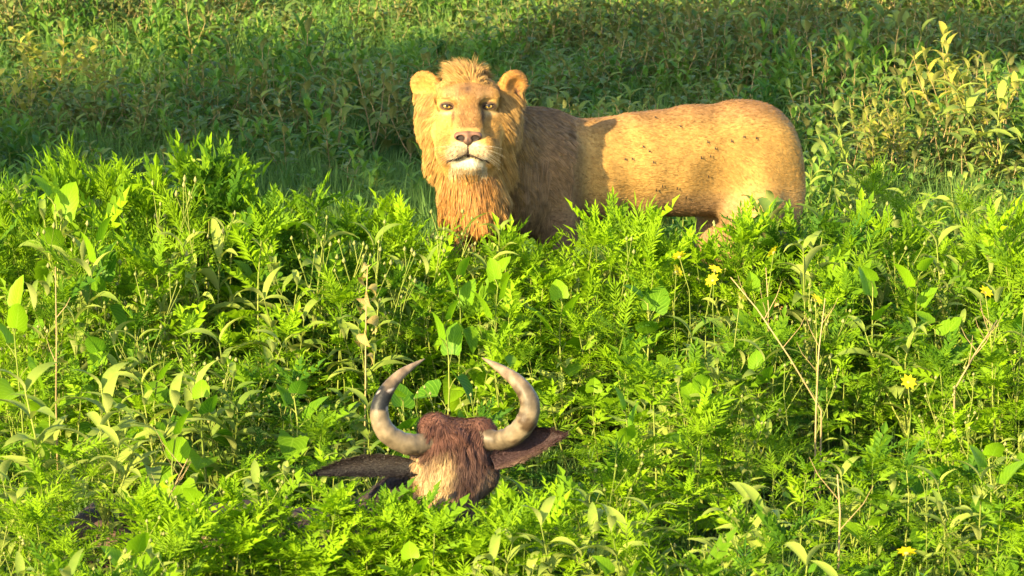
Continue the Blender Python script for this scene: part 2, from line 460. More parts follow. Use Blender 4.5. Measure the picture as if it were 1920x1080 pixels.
    return np.clip(c, .01, .95)

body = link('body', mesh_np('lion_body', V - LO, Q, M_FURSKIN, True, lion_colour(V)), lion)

# short coat
x, z, f = HL.T; b = (V - BO) @ BM.T
inhead = np.sqrt(x ** 2 + (z - 2) ** 2 + (f - 2) ** 2) < 28
nodetail = (np.abs(x) < 12.5) & (z > -18) & (z < 18) & (f > 5)
wt = np.where(nodetail, 0.0, 1.0) * (V[:, 2] > .2)
p, n = sample_surface(V, Q, N, 76000, wt)
q = (p - HO) @ HM.T * 100
comb = np.tile(bA * 1.0 + np.array([0, 0, -.30]), (len(p), 1)) + .5 * vnoise(p, 12, 8)[:, None] * np.array([0, 0, 1.0])
hm = (np.sqrt(q[:, 0] ** 2 + q[:, 1] ** 2 + q[:, 2] ** 2) < 28)
comb[hm] = (hX * q[hm, 0:1] + hU * q[hm, 1:2]) - hF * 6
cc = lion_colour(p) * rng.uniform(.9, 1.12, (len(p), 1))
link('coat', hair_mesh('lion_coat', p, n, comb, np.where(hm, .012, .020), .0028, cc * .9, cc * 1.12, .14, .1, 2, (9000, .2), .12), lion)
# face fuzz
wt = np.where(nodetail, 1.0, 0.0) * np.where((np.abs(np.abs(x) - 8.6) < 3.6) & (np.abs(z - 9.0) < 2.6), 0, 1) * np.where((np.abs(x) < 6.5) & (z < .2) & (z > -5.5) & (f > 19), 0, 1)
p, n = sample_surface(V, Q, N, 26000, wt); q = (p - HO) @ HM.T * 100
comb = hX * q[:, 0:1] + hU * (q[:, 1:2] + 4) * .9 - hF * 4
cc = lion_colour(p) * rng.uniform(.85, 1.18, (len(p), 1))
link('face_fur', hair_mesh('lion_face_fur', p, n, comb, .0115, .0019, cc * .85, cc * 1.12, .18, .0, 2, (2500, .3), .16), lion)

# mane: cheeks ruff, crest, beard, neck
def mane(name, weight, count, combf, length, colr, colt, lift, grav, clumps, width=.0035, messy=.22, seg=4):
    p, n = sample_surface(V, Q, N, count, weight); q = (p - HO) @ HM.T * 100
    cr = np.asarray(colr(p, q)); ct = np.asarray(colt(p, q)); v = rng.uniform(.72, 1.25, (len(p), 1))
    return link(name, hair_mesh('lion_' + name, p, n, combf(p, q), length(p, q), width, cr * v, ct * v, lift, grav, seg, clumps, messy), lion)
gold = np.array([.37, .20, .052]); amber = np.array([.33, .155, .040]); brown = np.array([.200, .118, .054]); pale = np.array([.40, .245, .085])
rad = np.sqrt(x ** 2 + (z - 0) ** 2)
w_ruff = ((rad > 10.5) & (rad < 27) & (z < 14.5) & (f < 10) & (f > -9)).astype(float)
mane('cheek_ruff', w_ruff, 24000, lambda p, q: hX * np.sign(q[:, 0:1]) * (.35 + .45 * ss(-q[:, 1:2], -5, 8)) - hU * 1.0 - hF * .45,
     lambda p, q: (.030 + .045 * ss(-q[:, 1], -8, 10)) * (.22 + .78 * ss(np.hypot(q[:, 0], q[:, 1]), 13, 20)) * (1 + .75 * ss(q[:, 0], 9, 15)) + .012, lambda p, q: lion_colour(p) * .95,
     lambda p, q: mixc(lion_colour(p) * 1.15, pale, ss(np.hypot(q[:, 0], q[:, 1]), 13, 18) * .6), .13, .30, (1100, .5), .0030, .12)
w_crest = ((z > 14.5) & (np.abs(x) < 12.5) & (f < 11) & (f > -10)).astype(float)
mane('crest', w_crest, 9500, lambda p, q: hX * q[:, 0:1] * .085 + hU * .9 - hF * .5 + hX * vnoise(p, 35, 6)[:, None] * .8,
     lambda p, q: (.018 + .095 * ss(np.abs(q[:, 0] + 1), 8.5, 1)) * (.35 + .65 * ss(q[:, 2], 11, 6)), lambda p, q: mixc(np.tile(amber * .8, (len(p), 1)), gold, ss(q[:, 1], 14, 20)),
     lambda p, q: np.tile(pale * .95, (len(p), 1)), .36, .40, (320, .65), .0032, .32)
w_beard = ((z < -12) & (z > -36) & (np.abs(x) < 19) & (f < 19) & (f > -8)).astype(float) * ((z < -18.5) | (f < 6))
mane('beard', w_beard, 17000, lambda p, q: -hU * 1.0 + hX * q[:, 0:1] * .012 - hF * .1,
     lambda p, q: .060 + .04 * ss(np.abs(q[:, 0]), 14, 2), lambda p, q: mixc(mixc(np.tile(amber * 1.05, (len(p), 1)), brown * .8, ss(q[:, 0], 9, 16) * .6), brown * .55, ss(vnoise(p * [1, 1, .3], 55, 50), .1, .7) * .7),
     lambda p, q: mixc(np.tile(amber * 1.35, (len(p), 1)), gold * 1.1, ss(np.abs(q[:, 0]), 5, 13)), .16, .3, (420, .66), .0032, .20)
w_chin = ((z < -15.0) & (z > -21) & (np.abs(x) < 7.5) & (f > 8)).astype(float)
mane('chin_tuft', w_chin, 3000, lambda p, q: -hU * 1.0 + hX * q[:, 0:1] * .03, lambda p, q: np.full(len(p), .015), lambda p, q: np.tile(np.array([.40, .33, .21]), (len(p), 1)),
     lambda p, q: np.tile(np.array([.42, .28, .13]), (len(p), 1)), .2, .2, (160, .5), .0024)
w_chest = ((V[:, 2] < .90) & (V[:, 2] > .50) & (V[:, 0] < .16) & (V[:, 1] < 13.95) & (V[:, 0] > -.34)).astype(float) * ss(V[:, 2], .50, .62)
mane('chest_mane', w_chest, 15000, lambda p, q: np.tile(np.array([.05, -.1, -1.0]), (len(p), 1)) + .25 * vnoise(p, 18, 12)[:, None] * np.array([1, 0, 0]),
     lambda p, q: .035 + .045 * ss(p[:, 2], .66, .82), lambda p, q: mixc(mixc(np.tile(amber * .62, (len(p), 1)), gold * .9, ss(p[:, 2], .76, .86) * .6), brown * 1.1, ss(p[:, 0], -.02, .08)),
     lambda p, q: mixc(mixc(np.tile(amber * .75, (len(p), 1)), pale, ss(p[:, 2], .76, .86) * .7), brown * 1.6, ss(p[:, 0], -.02, .08)), .12, .25, (900, .5), .003, .12)
w_neck = ((V[:, 2] > .72) & (V[:, 0] < .25) & (V[:, 1] > 13.55) & ~((f > -3) & (rad < 26))).astype(float) * ss(b[:, 0] + .03 * vnoise(V, 14, 42), -.49, -.60)
mane('neck_mane', w_neck, 26000, lambda p, q: np.tile(np.array([.62, .10, -.75]), (len(p), 1)) + .35 * vnoise(p, 14, 13)[:, None] * np.array([1, 0, .4]),
     lambda p, q: .052 - .018 * ss(p[:, 2], .9, 1.05), lambda p, q: np.tile(brown * .9, (len(p), 1)) * (1 + .25 * vnoise(p, 20, 14))[:, None],
     lambda p, q: mixc(np.tile(brown * 1.75, (len(p), 1)), gold * .95, np.maximum(ss(p[:, 2], 1.02, 1.12) * .5, ss(p[:, 0], .12, .02))), .11, .25, (800, .62), .003, .13)
# ear edge hair
for (ec, eM), nm in ((EAR_L, 'ear_hair'), (EAR_R, 'ear_hair')):
    qq = (V - ec) @ eM.T * 100; we = ((np.sqrt(qq[:, 0] ** 2 + qq[:, 1] ** 2) < 8) & (np.abs(qq[:, 2]) < 3.5) & (qq[:, 1] > -3.0)).astype(float)
    p, n = sample_surface(V, Q, N, 2600, we); cc = np.tile(np.array([.40, .20, .05]), (len(p), 1)) * rng.uniform(.9, 1.1, (len(p), 1))
    link(nm, hair_mesh('lion_ear_hair', p, n, (p - ec) + eM[1] * .03, .009, .0018, cc, cc * 1.1, .22, 0, 2, None, .15), lion)
# tail tuft
w_t = (((b[:, 0] > .46) & (b[:, 2] < .50) & (b[:, 2] > .3))).astype(float)
if w_t.sum() > 5:
    p, n = sample_surface(V, Q, N, 1500, w_t); cc = np.tile(np.array([.06, .04, .03]), (len(p), 1))
    link('tail_tuft', hair_mesh('lion_tail_tuft', p, n, np.tile(np.array([0, 0, -1.0]), (len(p), 1)), .09, .004, cc, cc, .2, .3, 3, (60, .6)), lion)

# eyes
def eye_mat():
    m, t, out = new_mat('lion_eye')
    tc = t.nodes.new('ShaderNodeTexCoord'); sep = t.nodes.new('ShaderNodeVectorMath'); sep.operation = 'MULTIPLY'
    sep.inputs[1].default_value = (1, 0, 1)
    t.links.new(tc.outputs['Object'], sep.inputs[0])
    ln = t.nodes.new('ShaderNodeVectorMath'); ln.operation = 'LENGTH'; t.links.new(sep.outputs[0], ln.inputs[0])
    mp = t.nodes.new('ShaderNodeMapRange'); mp.inputs['From Max'].default_value = .02; t.links.new(ln.outputs['Value'], mp.inputs['Value'])
    cr = t.nodes.new('ShaderNodeValToRGB'); e = cr.color_ramp.elements
    e[0].position = 0; e[0].color = (.006, .004, .003, 1); e[1].position = .34; e[1].color = (.24, .15, .025, 1)
    e.new(.27).color = (.008, .005, .003, 1); e.new(.62).color = (.36, .25, .06, 1); e.new(.70).color = (.05, .03, .015, 1)
    t.links.new(mp.outputs[0], cr.inputs[0])
    bs = t.nodes.new('ShaderNodeBsdfPrincipled'); bs.inputs['Roughness'].default_value = .08
    t.links.new(cr.outputs[0], bs.inputs['Base Color']); t.links.new(bs.outputs[0], out.inputs[0]); return m
M_EYE = eye_mat()
import bmesh
bm = bmesh.new(); bmesh.ops.create_uvsphere(bm, u_segments=28, v_segments=16, radius=.0235)
me = bpy.data.meshes.new('lion_eye'); bm.to_mesh(me); bm.free()
for pl in me.polygons: pl.use_smooth = True
me.materials.append(M_EYE)
erot = Matrix([[hX[i], -hF[i], hU[i]] for i in range(3)]).to_4x4()
for sx in (-1, 1):
    eo = link('eye', me, lion); eo.matrix_local = Matrix.Translation(Vector(H(sx * 8.35, 9.0, 9.9) - LO)) @ erot

M_DARKSKIN = plain_mat('dark_lip_skin', (.02, .012, .010), .45, .2, 60)
for sx in (-1, 1):
    pts = []
    for i in range(17):
        a = 2 * math.pi * i / 16
        xx = sx * (8.35 + 2.25 * math.cos(a)); zz = 8.9 + .80 * math.sin(a) + .42 * math.cos(a)
        ff = 12.35 - .35 * (math.cos(a)) ** 2 * 2
        pts.append(H(xx, zz, ff) - LO)
    link('eyelid_rim', tube('lion_eyelid_rim', pts, [.0017 + .0019 * max(0, math.sin(2 * math.pi * i_ / 16)) for i_ in range(len(pts))], 6, M_DARKSKIN), lion)
# nose pad
nf = Field(np.arange(-.09, .09, .0028) + HO[0], np.arange(-.09, .09, .0028) + H(0, -3.5, 22)[1], np.arange(-.07, .07, .0028) + H(0, -3.5, 22)[2])
def ne(x, z, f, rx, rz, rf, k, cut=False, both=True):
    for sgn in ((1, -1) if both and x else (1,)): nf.ell(H(sgn * x, z, f), (rx * .01, rz * .01, rf * .01), k * .01, HM, cut)
ne(0, -1.9, 22.6, 4.9, 1.5, 2.0, .8); ne(3.6, -2.8, 22.4, 2.1, 1.8, 2.0, .8); ne(0, -4.0, 22.7, 2.0, 2.3, 2.0, 1.0)
ne(3.0, -3.3, 24.4, 1.35, .75, 1.8, .4, True)
nV, nQ = nf.mesh(); nh = (nV - HO) @ HM.T * 100
nc = np.tile(np.array([.135, .068, .045]), (len(nV), 1)) * (1 + .15 * vnoise(nV, 200, 9))[:, None]
nc = mixc(nc, (.012, .008, .007), ss(np.sqrt(((np.abs(nh[:, 0]) - 3.0) / 1.9) ** 2 + ((nh[:, 1] + 3.5) / 1.3) ** 2), 1.2, .8))
nc = mixc(nc, (.05, .028, .022), ss(np.abs(nh[:, 0]), .5, .2) * ss(nh[:, 1], -3, -4))
nc = mixc(nc, (.06, .035, .028), ss(nh[:, 1], -4.2, -5.4))
link('nose', mesh_np('lion_nose', nV - LO, nQ, M_HORN, True, nc), lion)
# mouth line
def onface(xx, zz):
    m = (np.abs(HL[:, 0] - xx) < .8) & (np.abs(HL[:, 1] - zz) < .8)
    return HL[m, 2].max() if m.any() else 15.0
ml = []
for i in range(-12, 13):
    ax_ = abs(i) / 12 * 7.9; zz = -9.8 - max(ax_ - .3, 0) * .42
    ml.append((i / 12 * 7.9, zz, onface(i / 12 * 7.9, zz) - .12))
link('mouth_line', tube('lion_mouth_line', [H(*q_) - LO for q_ in ml], [.0008 + .0012 * (1 - abs(i) / 12) ** .5 for i in range(-12, 13)], 6, M_DARKSKIN), lion)
ph = [(0, zz, onface(0, zz) - .1) for zz in (-5.6, -6.4, -7.2, -8.1, -9.0, -9.9)]
link('lip_cleft', tube('lion_lip_cleft', [H(*q_) - LO for q_ in ph], [.0022] * 6, 6, M_DARKSKIN), lion)
# whiskers
wr, wn = [], []
for sx in (-1, 1):
    for r_ in range(4):
        for c_ in range(4):
            xx, zz = 4.0 + c_ * 1.3, -6.6 - r_ * 1.5
            wr.append(H(sx * xx, zz, onface(sx * xx, zz) - .1)); wn.append(hX * sx * .9 + hF * .35 - hU * .2 + hU * (.15 - .15 * r_))
wr = np.array(wr); wn = np.array(wn); wn /= np.linalg.norm(wn, axis=1, keepdims=True)
wc = np.tile(np.array([.55, .5, .4]), (len(wr), 1))
tag(link('whiskers', hair_mesh('lion_whiskers', wr, np.tile(hF, (len(wr), 1)), wn, .09, .0005, wc, wc, .1, .5, 4, None, .05), lion), kind='stuff')

# flies on the flank
fl = bmesh.new(); bmesh.ops.create_icosphere(fl, subdivisions=1, radius=.0030, matrix=Matrix.Diagonal((1.6, .9, .8, 1)))
bmesh.ops.create_icosphere(fl, subdivisions=1, radius=.0018, matrix=Matrix.Translation((.0055, 0, 0)))
for sx in (-1, 1):
    v = [fl.verts.new(c) for c in ((.001, sx * .001, .002), (-.005, sx * .004, .003), (-.007, sx * .002, .003), (-.004, sx * .0005, .003))]; fl.faces.new(v)
fme = bpy.data.meshes.new('fly'); fl.to_mesh(fme); fl.free(); fme.materials.append(plain_mat('fly_black', (.012, .010, .010), .4))
TT = V
for i, (fx_, fy_) in enumerate([(1230, 218), (1276, 234), (1329, 262), (1375, 268), (1399, 259), (1345, 278), (1334, 296), (1208, 273), (1220, 281), (1227, 299), (1185, 292), (1332, 333), (1242, 352), (1232, 355), (1270, 357), (1175, 302), (1418, 260), (1316, 300), (1290, 372)]):
    tgt = np.array(P(fx_, fy_, 14.0)); dirv = tgt - np.array(CAM); dirv /= np.linalg.norm(dirv)
    rel = V - np.array(CAM); tt = rel @ dirv; dist = np.linalg.norm(rel - tt[:, None] * dirv, axis=1)
    m = np.where((dist < .014))[0]
    if len(m) == 0: continue
    k = m[tt[m].argmin()]
    o = link('fly', fme); o.location = Vector(V[k] + N[k] * .008); o.rotation_euler = Vector(N[k]).to_track_quat('Z', 'X').to_euler(); 
    tag(o, "tiny dark fly resting on the lion's tawny flank", 'fly', "flies on the lion's flank")

# ------------------------------------------------------------------ the wildebeest
WB = Vector((-0.45, 10.2, 0.0)); WO = np.array(WB); ORG = WO
wild = empty('wildebeest', WB, 'dark wildebeest lying low in the weeds with only curved horns, ears and forehead showing', 'wildebeest')
P0 = np.array((-.165, 10.05, .615))
wA = np.array([-.10, -.46, -.88]); wA /= np.linalg.norm(wA)
cdir = np.array(CAM) - P0; cdir /= np.linalg.norm(cdir)
wN = cdir - wA * (cdir @ wA); wN /= np.linalg.norm(wN)
wX = np.cross(wN, wA) * 1.0
if wX[0] < 0: wX = -wX
WM = np.stack([wX, wA, wN])
def W(u, d, n): return P0 + wX * u + wA * d + wN * n
gx = axis([(-1.75, -.42, .016), (-.42, .10, .006), (.10, .3, .012)]); gy = axis([(9.55, 10.22, .007), (10.22, 11.2, .016)]); gz = axis([(-.03, .25, .014), (.25, .74, .006)])
G = Field(gx, gy, gz)
def we(u, d, n, ru, rd, rn, k=.03, cut=False):
    for sgn in ((1, -1) if u else (1,)): G.ell(W(sgn * u, d, n), (ru, rd, rn), k, WM, cut)
we(0, .065, -.085, .118, .11, .09, .04)
we(.092, .125, -.075, .050, .055, .055, .03)
we(.070, .004, -.050, .052, .050, .055, .026)
G.cap(W(0, .08, -.07), W(0, .36, -.06), .086, .050, .04)
we(0, .40, -.06, .068, .065, .06, .03)
we(.075, .16, -.075, .035, .045, .045, .025)
we(.030, .43, -.012, .014, .02, .02, .008, True)
G.cap(W(0, .10, -.15), (-.50, 10.33, .15), .095, .13, .06)
G.chain([((-.50, 10.33, .14), .13), ((-.85, 10.48, .10), .15), ((-1.3, 10.6, .09), .15)], .06)
for pts in ([((-.55, 10.2, .15), .07), ((-.35, 9.95, .06), .04), ((-.60, 9.85, .04), .03)], [((-1.35, 10.5, .14), .09), ((-1.05, 10.15, .07), .045), ((-1.3, 10.05, .04), .03)],
            [((-.6, 10.42, .14), .06), ((-.35, 10.65, .06), .035), ((-.5, 10.8, .04), .03)]):
    G.chain(pts, .03)
WV, WQ = G.mesh(); WN_ = vnormals(WV, WQ)
def wild_colour(p):
    h = (p - P0) @ WM.T; u, d, n = h.T
    c = np.tile(np.array([.030, .020, .018]), (len(p), 1))
    c = mixc(c, (.095, .045, .032), ss(d, .16, .02) * ss(np.sqrt(u ** 2 + n ** 2), .22, .14) * ss(n, -.2, -.1))
    c = mixc(c, (.11, .05, .036), ss(np.abs(u), .02, .08) * ss(d, .10, .0) * ss(n, -.12, -.05))
    g = np.exp(-((u + .030) / (.016 + .20 * np.clip(d - .02, 0, .3))) ** 2) * ss(d, .05, .10) * ss(n, -.07, -.03)
    c = mixc(c, (.40, .27, .13), g)
    g = ss(u, .0, -.03) * ss(u, -.155, -.125) * ss(d, .085, .12) * ss(d, .28, .2) * ss(n, -.14, -.11); c = mixc(c, (.33, .22, .11), g * .85)
    g = np.exp(-((u - .10) / .04) ** 2) * ss(d, .10, .14) * ss(d, .24, .19); c = mixc(c, (.24, .15, .09), g * .6)
    g = ss(u, .0, .03) * ss(u, .10, .06) * ss(d, .02, .08) * ss(n, -.1, -.04); c = mixc(c, (.12, .065, .05), g * .8)
    c = mixc(c, (.10, .06, .045), ss(d, .27, .34))
    return np.clip(c * (1 + .18 * vnoise(p, 60, 21) + .10 * vnoise(p, 160, 22))[:, None], .008, .9)
link('body', mesh_np('wildebeest_body', WV - WO, WQ, M_FURSKIN, True, wild_colour(WV)), wild)
h = (WV - P0) @ WM.T
wt = (WV[:, 2] > .28).astype(float) * np.where(np.linalg.norm(h, axis=1) < .4, 3.0, .5)
p, n = sample_surface(WV, WQ, WN_, 34000, wt); q = (p - P0) @ WM.T
comb = wA * 1.0 + wX * q[:, 0:1] * 2.5 + wX * vnoise(p, 40, 23)[:, None] * .25
cc = wild_colour(p) * rng.uniform(.7, 1.35, (len(p), 1))
link('coat', hair_mesh('wildebeest_coat', p, n, comb, .02, .0021, cc * .85, cc * 1.25, .16, .0, 2, (3500, .25), .16), wild)
wt = ((np.abs(h[:, 0]) < .085) & (h[:, 1] > .0) & (h[:, 1] < .24) & (h[:, 2] > -.06)).astype(float)
p, n = sample_surface(WV, WQ, WN_, 9000, wt); q = (p - P0) @ WM.T
cc = wild_colour(p) * rng.uniform(.7, 1.4, (len(p), 1))
link('forelock', hair_mesh('wildebeest_forelock', p, n, wA + wX * (q[:, 0:1] * 1.5) + wX * vnoise(p, 60, 24)[:, None] * .35, .062, .0026, cc * .8, cc * 1.3, .25, .2, 3, (260, .6), .2), wild)
# horns
def catmull(pts, sub=5):
    pts = [np.asarray(a, float) for a in pts]; out = []
    for i in range(len(pts) - 1):
        p0, p1, p2, p3 = pts[max(i - 1, 0)], pts[i], pts[i + 1], pts[min(i + 2, len(pts) - 1)]
        for j in range(sub):
            t = j / sub
            out.append(.5 * ((2 * p1) + (-p0 + p2) * t + (2 * p0 - 5 * p1 + 4 * p2 - p3) * t * t + (-p0 + 3 * p1 - 3 * p2 + p3) * t ** 3))
    out.append(pts[-1]); return np.array(out)
hornL = [(850, 824, 24), (800, 832, 21.5), (762, 832, 21), (728, 814, 20), (713, 787, 19), (713, 757, 17), (728, 728, 14), (749, 704, 10.5), (771, 688, 6.5), (796, 673, 1)]
hornR = [(890, 818, 23), (932, 826, 20.5), (964, 815, 21), (986, 791, 21), (994, 762, 20), (986, 737, 17.5), (968, 714, 14.5), (946, 697, 10.5), (926, 684, 6.5), (904, 671, 1)]
for pts, sd in ((hornL, -1), (hornR, 1)):
    dy = [.03, .0, -.04, -.06, -.06, -.05, -.03, .0, .03, .06]
    c4 = [list(np.array(P(a, b_, 10.04 + dd)) - WO) + [r_ / 640.0] for (a, b_, r_), dd in zip(pts, dy)]
    cv = catmull(c4, 6); tt = np.linspace(0, 1, len(cv)); rr = np.maximum(cv[:, 3], .002) * (1 + .03 * np.sin(tt * 95) * ss(tt, .6, .3) + .012 * np.sin(tt * 41))
    col = np.tile(np.array([.140, .106, .066]), (len(cv), 1)); col = mixc(col, (.165, .115, .075), ss(tt, .5, .8)); col = mixc(col, (.10, .070, .045), ss(tt, .2, 0))
    sides = 20; me = tube('wildebeest_horn', cv[:, :3], rr, sides, M_HORN, colors=col)
    Vh = np.empty(len(me.vertices) * 3, np.float32); me.vertices.foreach_get('co', Vh); Vh = Vh.reshape(-1, 3) + WO
    ca = np.concatenate([np.repeat(col, sides, 0), col[:1], col[-1:]]); ti = np.concatenate([np.repeat(tt, sides), [0, 1]])
    nz = vnoise(Vh, 90, 31); ca = ca * (1 - .5 * ss(vnoise(Vh, 38, 36) + .5 * vnoise(Vh, 120, 37), .1, .9))[:, None]
    ca = ca * (1 + .15 * vnoise(Vh, 200, 32))[:, None]
    if sd < 0:
        ca = mixc(ca, (.010, .008, .008), ss(nz * .03 + np.minimum(ti - .50, .655 - ti) * 1.2, 0, .02))
        ca = mixc(ca, (.36, .30, .26), ss(vnoise(Vh, 220, 33), .75, .95) * (ti > .5) * (ti < .68))
    else:
        ca = mixc(ca, (.045, .026, .014), ss(vnoise(Vh, 55, 34) + .4 * vnoise(Vh, 150, 35), .05, .35) * (ti > .22) * (ti < .58) * .9)
    c4_ = np.ones((len(Vh), 4), np.float32); c4_[:, :3] = np.clip(ca, .01, .9); me.attributes['Col'].data.foreach_set('color', c4_.ravel())
    link('horn', me, wild)
# ears: cupped, furred on the rim
def make_ear(base, tip, width, back, colin, colout):
    base, tip = np.array(base) - WO, np.array(tip) - WO
    ax1 = tip - base; Ln = np.linalg.norm(ax1); ax1 /= Ln
    nn = np.array([0, -.92, .38]); nn -= ax1 * (nn @ ax1); nn /= np.linalg.norm(nn); sd = np.cross(nn, ax1)
    V_, C_ = [], []; nu, nv = 9, 14
    for lay in (0, 1):
        for i in range(nv):
            t = i / (nv - 1); wd = width * (math.sin(math.pi * min(1, t * .93 + .07) ** .8) ** .75 + .03) * .5
            for j in range(nu):
                v = j / (nu - 1) * 2 - 1
                V_.append(base + ax1 * t * Ln + sd * v * wd + nn * ((v * v) * wd * .55 - lay * .020 * (1 - v * v) + math.sin(t * 3.1) * -.03) + np.array([0, 0, .022 * math.sin(t * 3.1)]))
                C_.append(np.array(colin if lay == 0 else colout) * (1 if abs(v) < .75 else 1.6))
    F_ = []
    for lay in (0, 1):
        o_ = lay * nu * nv
        for i in range(nv - 1):
            for j in range(nu - 1):
                q_ = (o_ + i * nu + j, o_ + i * nu + j + 1, o_ + (i + 1) * nu + j + 1, o_ + (i + 1) * nu + j)
                F_.append(q_ if lay == 0 else q_[::-1])
    for i in range(nv - 1):
        for j in (0, nu - 1):
            a_ = i * nu + j; F_.append((a_, a_ + nu, a_ + nu + nu * nv, a_ + nu * nv))
    V_ = np.array(V_); F_ = np.array(F_); eo = link('ear', mesh_np('wildebeest_ear', V_, F_, M_FURSKIN, True, np.array(C_)), wild)
    Nn = vnormals(V_, F_); p_, n_ = sample_surface(V_, F_, Nn, 5200, np.ones(len(V_)))
    vv = ((p_ - base) @ sd); c_ = np.tile(np.array(colin), (len(p_), 1)); c_ = mixc(c_, colout, ss(-vv, .006, width * .45))
    c_ = c_ * rng.uniform(.8, 1.25, (len(p_), 1))
    link('ear_hair', hair_mesh('wildebeest_ear_hair', p_, n_, np.tile(ax1, (len(p_), 1)) , .030, .0016, c_, c_ * 1.2, .20, .25, 2, (500, .5), .22, None, np.zeros(3)), eo)
make_ear(P(925, 868, 10.02), P(1058, 816, 10.0), .088, 1, (.034, .017, .017), (.16, .10, .07))
make_ear(P(790, 880, 10.02), P(585, 890, 10.0), .066, 1, (.008, .006, .007), (.020, .014, .012))
for sd in (-1, 1):
    bm = bmesh.new(); bmesh.ops.create_uvsphere(bm, u_segments=14, v_segments=10, radius=.02)
    me = bpy.data.meshes.new('wildebeest_eye'); bm.to_mesh(me); bm.free(); me.materials.append(M_DARKSKIN)
    for pl in me.polygons: pl.use_smooth = True
    eo = link('eye', me, wild); eo.location = Vector(W(sd * .098, .165, -.062) - WO)

# ------------------------------------------------------------------ plants: materials
def leaf_mat(name, dark, light, trans=0.35, back=None, rough=0.6, patch=1.3, veins=False, spec=0.10):
    m, t, out = new_mat(name)
    oi = t.nodes.new('ShaderNodeObjectInfo'); ge = t.nodes.new('ShaderNodeNewGeometry')
    no = t.nodes.new('ShaderNodeTexNoise'); no.inputs['Scale'].default_value = patch; no.inputs['Detail'].default_value = 3
    t.links.new(ge.outputs['Position'], no.inputs['Vector'])
    n2 = t.nodes.new('ShaderNodeTexNoise'); n2.inputs['Scale'].default_value = 45; n2.inputs['Detail'].default_value = 3
    t.links.new(ge.outputs['Position'], n2.inputs['Vector'])
    a = t.nodes.new('ShaderNodeMath'); a.operation = 'MULTIPLY_ADD'; a.inputs[1].default_value = 0.50; a.inputs[2].default_value = -0.62
    t.links.new(oi.outputs['Random'], a.inputs[0])
    b = t.nodes.new('ShaderNodeMath'); b.operation = 'MULTIPLY_ADD'; b.inputs[1].default_value = 1.6
    t.links.new(no.outputs['Fac'], b.inputs[0]); t.links.new(a.outputs[0], b.inputs[2])
    c = t.nodes.new('ShaderNodeMath'); c.operation = 'MULTIPLY_ADD'; c.inputs[1].default_value = 0.35
    t.links.new(n2.outputs['Fac'], c.inputs[0]); t.links.new(b.outputs[0], c.inputs[2])
    cr = t.nodes.new('ShaderNodeValToRGB'); cr.color_ramp.elements[0].position = 0.25; cr.color_ramp.elements[1].position = 0.8
    cr.color_ramp.elements[0].color = dark + (1,); cr.color_ramp.elements[1].color = light + (1,)
    t.links.new(c.outputs[0], cr.inputs[0]); col = cr.outputs[0]
    if veins:
        uv = t.nodes.new('ShaderNodeUVMap'); sp = t.nodes.new('ShaderNodeSeparateXYZ'); t.links.new(uv.outputs[0], sp.inputs[0])
        ab = t.nodes.new('ShaderNodeMath'); ab.operation = 'ABSOLUTE'; t.links.new(sp.outputs[0], ab.inputs[0])
        k = t.nodes.new('ShaderNodeMath'); k.operation = 'MULTIPLY_ADD'; k.inputs[1].default_value = -.45; t.links.new(ab.outputs[0], k.inputs[0]); t.links.new(sp.outputs[1], k.inputs[2])
        k2 = t.nodes.new('ShaderNodeMath'); k2.operation = 'MULTIPLY'; k2.inputs[1].default_value = 44; t.links.new(k.outputs[0], k2.inputs[0])
        si = t.nodes.new('ShaderNodeMath'); si.operation = 'SINE'; t.links.new(k2.outputs[0], si.inputs[0])
        mr = t.nodes.new('ShaderNodeMapRange'); mr.inputs['From Min'].default_value = .75; mr.inputs['To Max'].default_value = .35; t.links.new(si.outputs[0], mr.inputs[0])
        mr2 = t.nodes.new('ShaderNodeMapRange'); mr2.inputs['From Min'].default_value = .06; mr2.inputs['From Max'].default_value = .02; mr2.inputs['To Max'].default_value = .4; t.links.new(ab.outputs[0], mr2.inputs[0])
        mm = t.nodes.new('ShaderNodeMath'); mm.operation = 'MAXIMUM'; t.links.new(mr.outputs[0], mm.inputs[0]); t.links.new(mr2.outputs[0], mm.inputs[1])
        vx = t.nodes.new('ShaderNodeMixRGB'); t.links.new(mm.outputs[0], vx.inputs[0]); t.links.new(col, vx.inputs[1])
        vx.inputs[2].default_value = tuple(min(1, q * 1.5 + .03) for q in light) + (1,); col = vx.outputs[0]
    if back:
        mb = t.nodes.new('ShaderNodeMixRGB'); t.links.new(ge.outputs['Backfacing'], mb.inputs[0]); t.links.new(col, mb.inputs[1]); mb.inputs[2].default_value = back + (1,); col = mb.outputs[0]
    bs = t.nodes.new('ShaderNodeBsdfPrincipled'); bs.inputs['Roughness'].default_value = rough; bs.inputs['Specular IOR Level'].default_value = spec
    t.links.new(col, bs.inputs['Base Color'])
    tr = t.nodes.new('ShaderNodeBsdfTranslucent')
    tc = t.nodes.new('ShaderNodeMixRGB'); tc.blend_type = 'MULTIPLY'; tc.inputs[0].default_value = 1; tc.inputs[2].default_value = (1.25, 1.3, .45, 1)
    t.links.new(col, tc.inputs[1]); t.links.new(tc.outputs[0], tr.inputs['Color'])
    ms = t.nodes.new('ShaderNodeMixShader'); ms.inputs[0].default_value = trans
    t.links.new(bs.outputs[0], ms.inputs[1]); t.links.new(tr.outputs[0], ms.inputs[2]); t.links.new(ms.outputs[0], out.inputs[0])
    return m
M_FEATHER = leaf_mat('feathery_leaf', (.045, .120, .009), (.195, .325, .006), .42)
M_NEEDLE = leaf_mat('needle_leaf', (.040, .110, .009), (.175, .290, .007), .40)
M_BROAD = leaf_mat('broad_leaf', (.060, .160, .009), (.165, .30, .006), .45, veins=True, rough=.45)
